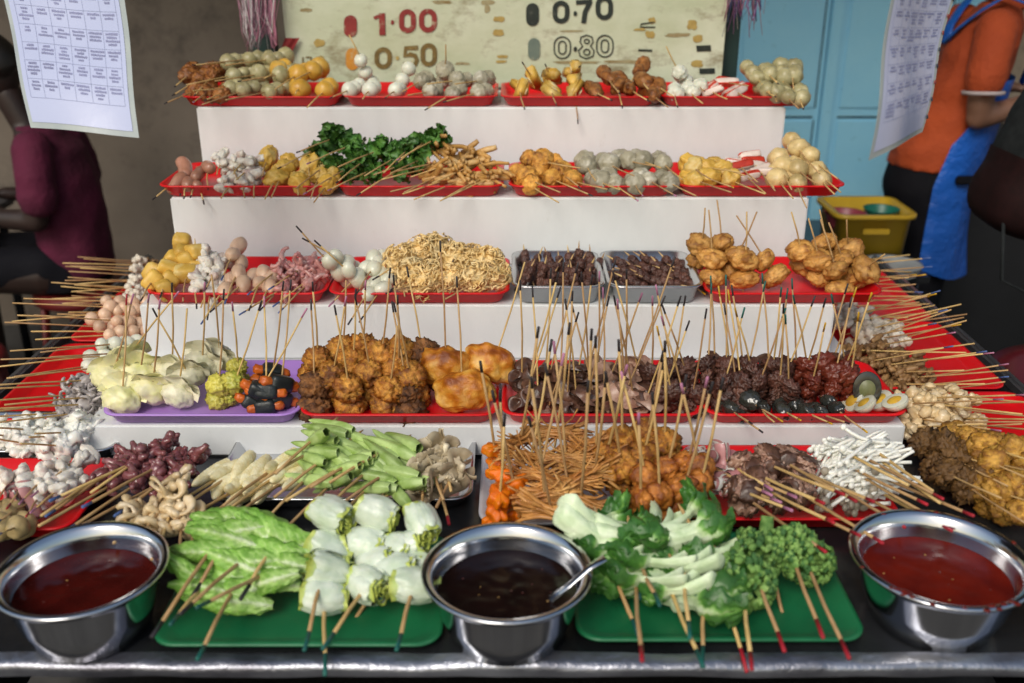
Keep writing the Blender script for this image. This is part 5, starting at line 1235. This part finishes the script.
cl('mussel','black and green egg piece skewer','in the right fourth-tier tray',T4,[(728,402,752,424),(745,392),(760,402,776,424),(782,404,800,420),(800,404,832,424),(815,406,850,424),(832,400),(736,408,762,432)],(26,24),.12,.3,tip=['dark','yellow',None],tiplen=.015,yf=T4[1]+.035)
cl('centegg','century egg half skewer','at the right of the fourth tier',T4,[(868,384,868,374,.03)],(0,-12),.03,.3,rad=.03,scale=1.15,roll=.01)
cl('salteg','white egg half skewer','at the right of the fourth tier',T4,[(858,397,872,404,.06),(886,395,905,402,.06)],(50,14),.06,.3,rad=.026,roll=.75,yf=1.74,scale=1.2)
# ---- TABLE, behind the green trays
def TBl(y0, y1, base=.0): return (TB[0]+base, y0, y1)
cl('squidtop','white squid strip skewer','in the far left steel tray',TBl(1.62,1.86,.008),[(12,436),(34,430),(55,436),(78,432),(30,444),(64,446)],(-40,-4),.16,.3,rad=.02,yb=1.82)
cl('squidw','pinkish pale squid skewer','at the far left of the table',TBl(1.38,1.62,.006),[(30,478),(52,470),(12,480),(44,492),(66,484),(74,462)],(-30,30),.14,.25,tip=['red','pink'])
cl('ham','raw pink meat fold skewer','at the far left of the table',TBl(1.36,1.6,.006),[(14,496),(34,500)],(-30,24),.14,.2,tip=['blue'])
cl('creamball','small tan ball skewer','at the far left of the table',TBl(1.28,1.5,.006),[(8,514),(20,526),(2,528)],(-34,10),.14,.2,tip=['blue'],scale=.85)
cl('octo','purple octopus skewer','left of the baby corn',TBl(1.42,1.75,.0),[(112,470),(130,460),(150,456),(168,462),(188,466),(128,476),(150,476),(172,478),(158,448)],(-88,52),.21,.35,tip=['blue','blue',None],r=.0026,jit=(16,8),yf=1.42)
cl('curl','pale curled fish cake skewer','in front of the octopus skewers',TBl(1.25,1.5,.0),[(134,508),(150,516),(168,500),(180,492),(186,512),(168,520),(196,524)],(-20,44),.14,.35,r=.0026,jit=(20,10),yf=1.25)
cl('corn','pale yellow baby corn skewer','in the shallow steel tray',TBl(1.40,1.62,.004),[(222,476),(240,470),(256,482),(272,470),(286,480),(232,492),(250,494),(292,466)],(-66,46),.19,.35,r=.0027,jit=(12,8),yf=1.43,rad=.016)
cl('okra','bright green okra skewer','in the shallow steel tray',TBl(1.40,1.64,.004),[(314,450),(342,446),(322,432),(318,468),(350,462),(372,452),(392,446),(340,476),(372,468),(398,466),(404,482),(372,484)],(-62,50),.18,.55,r=.0027,jit=(18,14),yf=1.43,rad=.02)
cl('mush','oyster mushroom skewer','in the shallow steel tray',TBl(1.40,1.62,.004),[(432,462),(446,454),(456,470),(440,478),(424,480)],(-16,42),.14,.4,tip=[None,'red'],r=.0027,jit=(30,8),yf=1.43,scale=.82)
cl('cake','bright orange cake skewer','in the white tray',TBl(1.32,1.62,.006),[(496,462,480,360),(502,486,500,390),(498,510,505,412),(516,498,492,390)],(0,-90),.20,.25,r=.0024,yf=1.32,tip=['dark'],up=True)
cl('strip','shredded fried bean curd skewer','in the white tray',TBl(1.32,1.66,.006),[(520,442),(556,436),(584,446),(530,460),(566,462),(596,458),(538,480),(568,486),(594,474),(545,500),(580,504),(552,514)],(6,-112),.24,.4,r=.0024,yf=1.32,tip=['dark','dark','pink'],up=True,jit=(30,18))
cl('nugfr','dark golden fried chunk skewer','in the white tray',TBl(1.32,1.66,.006),[(604,462),(622,450),(644,444),(664,452),(622,474),(640,468)],(0,-100),.22,.4,r=.0024,yf=1.34,tip=['dark','pink'],up=True,jit=(26,14))
cl('nugget','smooth orange nugget skewer','at the right of the white tray',TBl(1.32,1.66,.006),[(648,490),(664,480),(684,474),(660,506),(680,500),(698,494),(640,512),(700,476)],(6,-104),.22,.35,r=.0024,yf=1.30,tip=['pink','pink','dark'],up=True,jit=(34,14),rad=.026)
cl('ham','pink ham and enoki roll skewer','in the red tabletop tray',TBl(1.32,1.66,.006),[(702,462),(720,456),(712,476),(734,470),(728,484)],(60,34),.16,.3,r=.0027,tip=['pink'])
cl('pork','brown rimmed pale meat skewer','in the red tabletop tray',TBl(1.32,1.66,.006),[(760,486),(782,460),(800,470),(748,470),(774,494),(764,462),(796,490),(744,496)],(78,44),.21,.35,r=.0027,tip=['red'],jit=(12,12),rad=.026,scale=1.15)
cl('enoki','white enoki mushroom skewer','in the red tabletop tray',TBl(1.34,1.68,.006),[(842,462),(862,456),(880,460),(858,474),(884,478),(838,448),(872,448)],(80,44),.20,.35,r=.0027,tip=['red',None],jit=(14,8),rad=.026,scale=1.1)
cl('shimeji','grey capped shimeji mushroom skewer','in the red tabletop tray',TBl(1.34,1.6,.006),[(838,486),(860,494),(880,492)],(72,40),.18,.3,r=.0027,tip=['red'])
# ---- FRONT GREEN TRAYS
GT = TBl(1.15,1.40,.012)
cl('lettuce','folded green lettuce leaf skewer','on the left green tray',GT,[(218,540,150,640),(248,556,180,614,.19),(270,572,196,608,.18),(236,586,196,662),(208,582,170,625,.14),(236,528,190,600,.14),(276,544,240,600,.12)],(-30,70),.20,.55,r=.0030,rad=.03,yf=1.2,tip=['dark','green'],tiplen=.03,scale=.92)
cl('cabbage','rolled white cabbage skewer','on the left green tray',GT,[(328,560,304,652),(330,532,322,600,.1),(376,574,322,650),(372,528,326,672),(412,536,334,650),(418,576,396,652),(404,558,380,600,.08),(326,582,325,676,.16)],(-20,80),.205,.5,r=.0030,rad=.036,yf=1.22,tip='green',tiplen=.035,scale=1.02)
cl('bok','bok choy skewer','on the right green tray',GT,[(600,524,648,668),(606,548,640,640,.17),(640,560,660,606,.14),(636,578,642,660),(652,528,700,600,.14),(688,520,730,590,.12),(684,560,690,640),(716,556,748,676),(668,582,704,668),(630,530,640,600,.12),(706,586,702,668,.14)],(20,90),.20,.55,r=.0030,rad=.03,yf=1.2,tip=['green','green','red'],tiplen=.035,scale=.95)
cl('broc','green broccoli skewer','on the right green tray',GT,[(752,558,784,650),(766,536,796,670),(790,548,824,640),(806,560,850,660),(744,582,752,672)],(30,90),.21,.5,r=.0030,rad=.034,yf=1.22,tip='red',tiplen=.035,scale=1.06)
# ---- SIDE STRIPS
LS = (TB[0]+.006, 1.75, 2.75)
def side(kindk, desc, place, pts, end, L, tip, tier=LS, k=.25, scale=1, rad=.02, jit=(22,11), yf=None, r=.0017):
    cl(kindk, desc, place, tier, pts, end, L, k, rad, tip, r, jit, 'y', scale=scale, yf=yf)
Z6 = TB[0]+.006
side('pinkball','pink fish ball skewer','on the left red strip',[(124,312),(130,308),(112,320),(120,328),(134,322),(140,332),(128,334),(126,302)],(-108,2),.25,None,tier=(Z6,2.0,2.6),k=.5)
side('smallwhite','small white ball skewer','on the left red strip',[(118,344),(132,342),(110,354),(126,356),(140,352),(104,364),(116,366)],(-122,12),.27,None,tier=(Z6,1.9,2.3),k=.4)
side('greysq','grey squid skewer','at the left edge beside the purple tray',[(72,402),(84,394),(92,384),(76,412),(96,404),(104,396),(88,412),(98,380)],(-125,14),.28,None,tier=(Z6,1.68,2.1),k=.4)
side('stickbag','pale wrapped cake skewer','at the rear of the left red strip',[(142,264),(140,272),(138,280),(136,288),(142,296),(134,298)],(-84,-4),.21,None,tier=(Z6,2.1,2.75),k=.2,scale=.7)
side('stickbag','pale wrapped cake skewer','at the rear of the right red strip',[(852,322),(864,330),(878,336),(860,338),(874,324),(846,318),(888,332),(856,314),(882,326),(896,340),(870,340)],(92,-20),.21,['yellow',None,'blue'],tier=(Z6,2.1,2.7),k=.3,scale=.95)
side('stickbr','brown bean curd stick skewer','on the right red strip',[(858,350),(874,346),(888,354),(880,366),(896,372),(906,378),(866,362),(912,386),(902,362),(918,378),(924,392),(890,384)],(98,-8),.23,['blue',None,'pink',None],tier=(Z6,1.95,2.5),k=.4)
side('crunch','pale crinkled cake skewer','on the right red strip',[(904,404),(920,398),(935,404),(950,408),(914,418),(934,422),(948,428),(960,418),(906,428),(966,404),(972,424),(940,394),(924,436)],(98,6),.22,['pink',None,None],tier=(Z6,1.66,2.1),k=.35)
side('curry','yellow curried puff skewer','at the right edge near the red sauce',[(968,440),(996,446),(980,460),(1010,462),(1000,480),(980,486),(1016,492),(1004,508)],(88,22),.20,None,tier=(Z6,1.42,1.9),k=.35,rad=.026,scale=1.0)
side('curryd','dark curried leaf skewer','at the right edge near the red sauce',[(934,446),(950,456),(940,470),(958,480),(976,474),(962,448)],(84,40),.19,None,tier=(Z6,1.42,1.85),k=.3,scale=1.05)
side('stickbag','wrapped cake skewer','hidden behind the stand on the right strip',[(846,262+3.4*i) for i in range(18)],(84,-4),.21,[None,'blue',None,'yellow'],tier=(Z6,2.2,2.78),k=.1,scale=.7,jit=(16,9))
side('stickbr','bean curd stick skewer','hidden behind the stand on the left strip',[(148,262+3.6*i) for i in range(16)],(-92,-2),.23,None,tier=(Z6,2.2,2.75),k=.1,scale=.7,jit=(16,9))
# ================================================================== LIGHT
wd = bpy.data.worlds.new('World'); SC.world = wd; wd.use_nodes = True
nt = wd.node_tree; sky = nt.nodes.new('ShaderNodeTexSky'); sky.sky_type = 'NISHITA'; sky.sun_disc = False
EL, AZ = math.radians(42), math.radians(205)
sky.sun_elevation = EL; sky.sun_rotation = AZ; sky.air_density = 1.6; sky.dust_density = 3
bg = nt.nodes['Background']; bg.inputs['Strength'].default_value = .118; nt.links.new(sky.outputs[0], bg.inputs['Color'])
sd = bpy.data.lights.new('sun', 'SUN'); sd.energy = 1.6; sd.angle = math.radians(26); sd.color = (1, .97, .90)
so = bpy.data.objects.new('sun', sd); COL.objects.link(so)
to_sun = Vector((math.sin(AZ)*math.cos(EL), math.cos(AZ)*math.cos(EL), math.sin(EL)))
so.rotation_euler = to_sun.to_track_quat('Z', 'Y').to_euler(); so.location = to_sun*10
SC.view_settings.view_transform = 'Standard'; SC.view_settings.look = 'None'; SC.view_settings.exposure = 0; SC.view_settings.gamma = 1
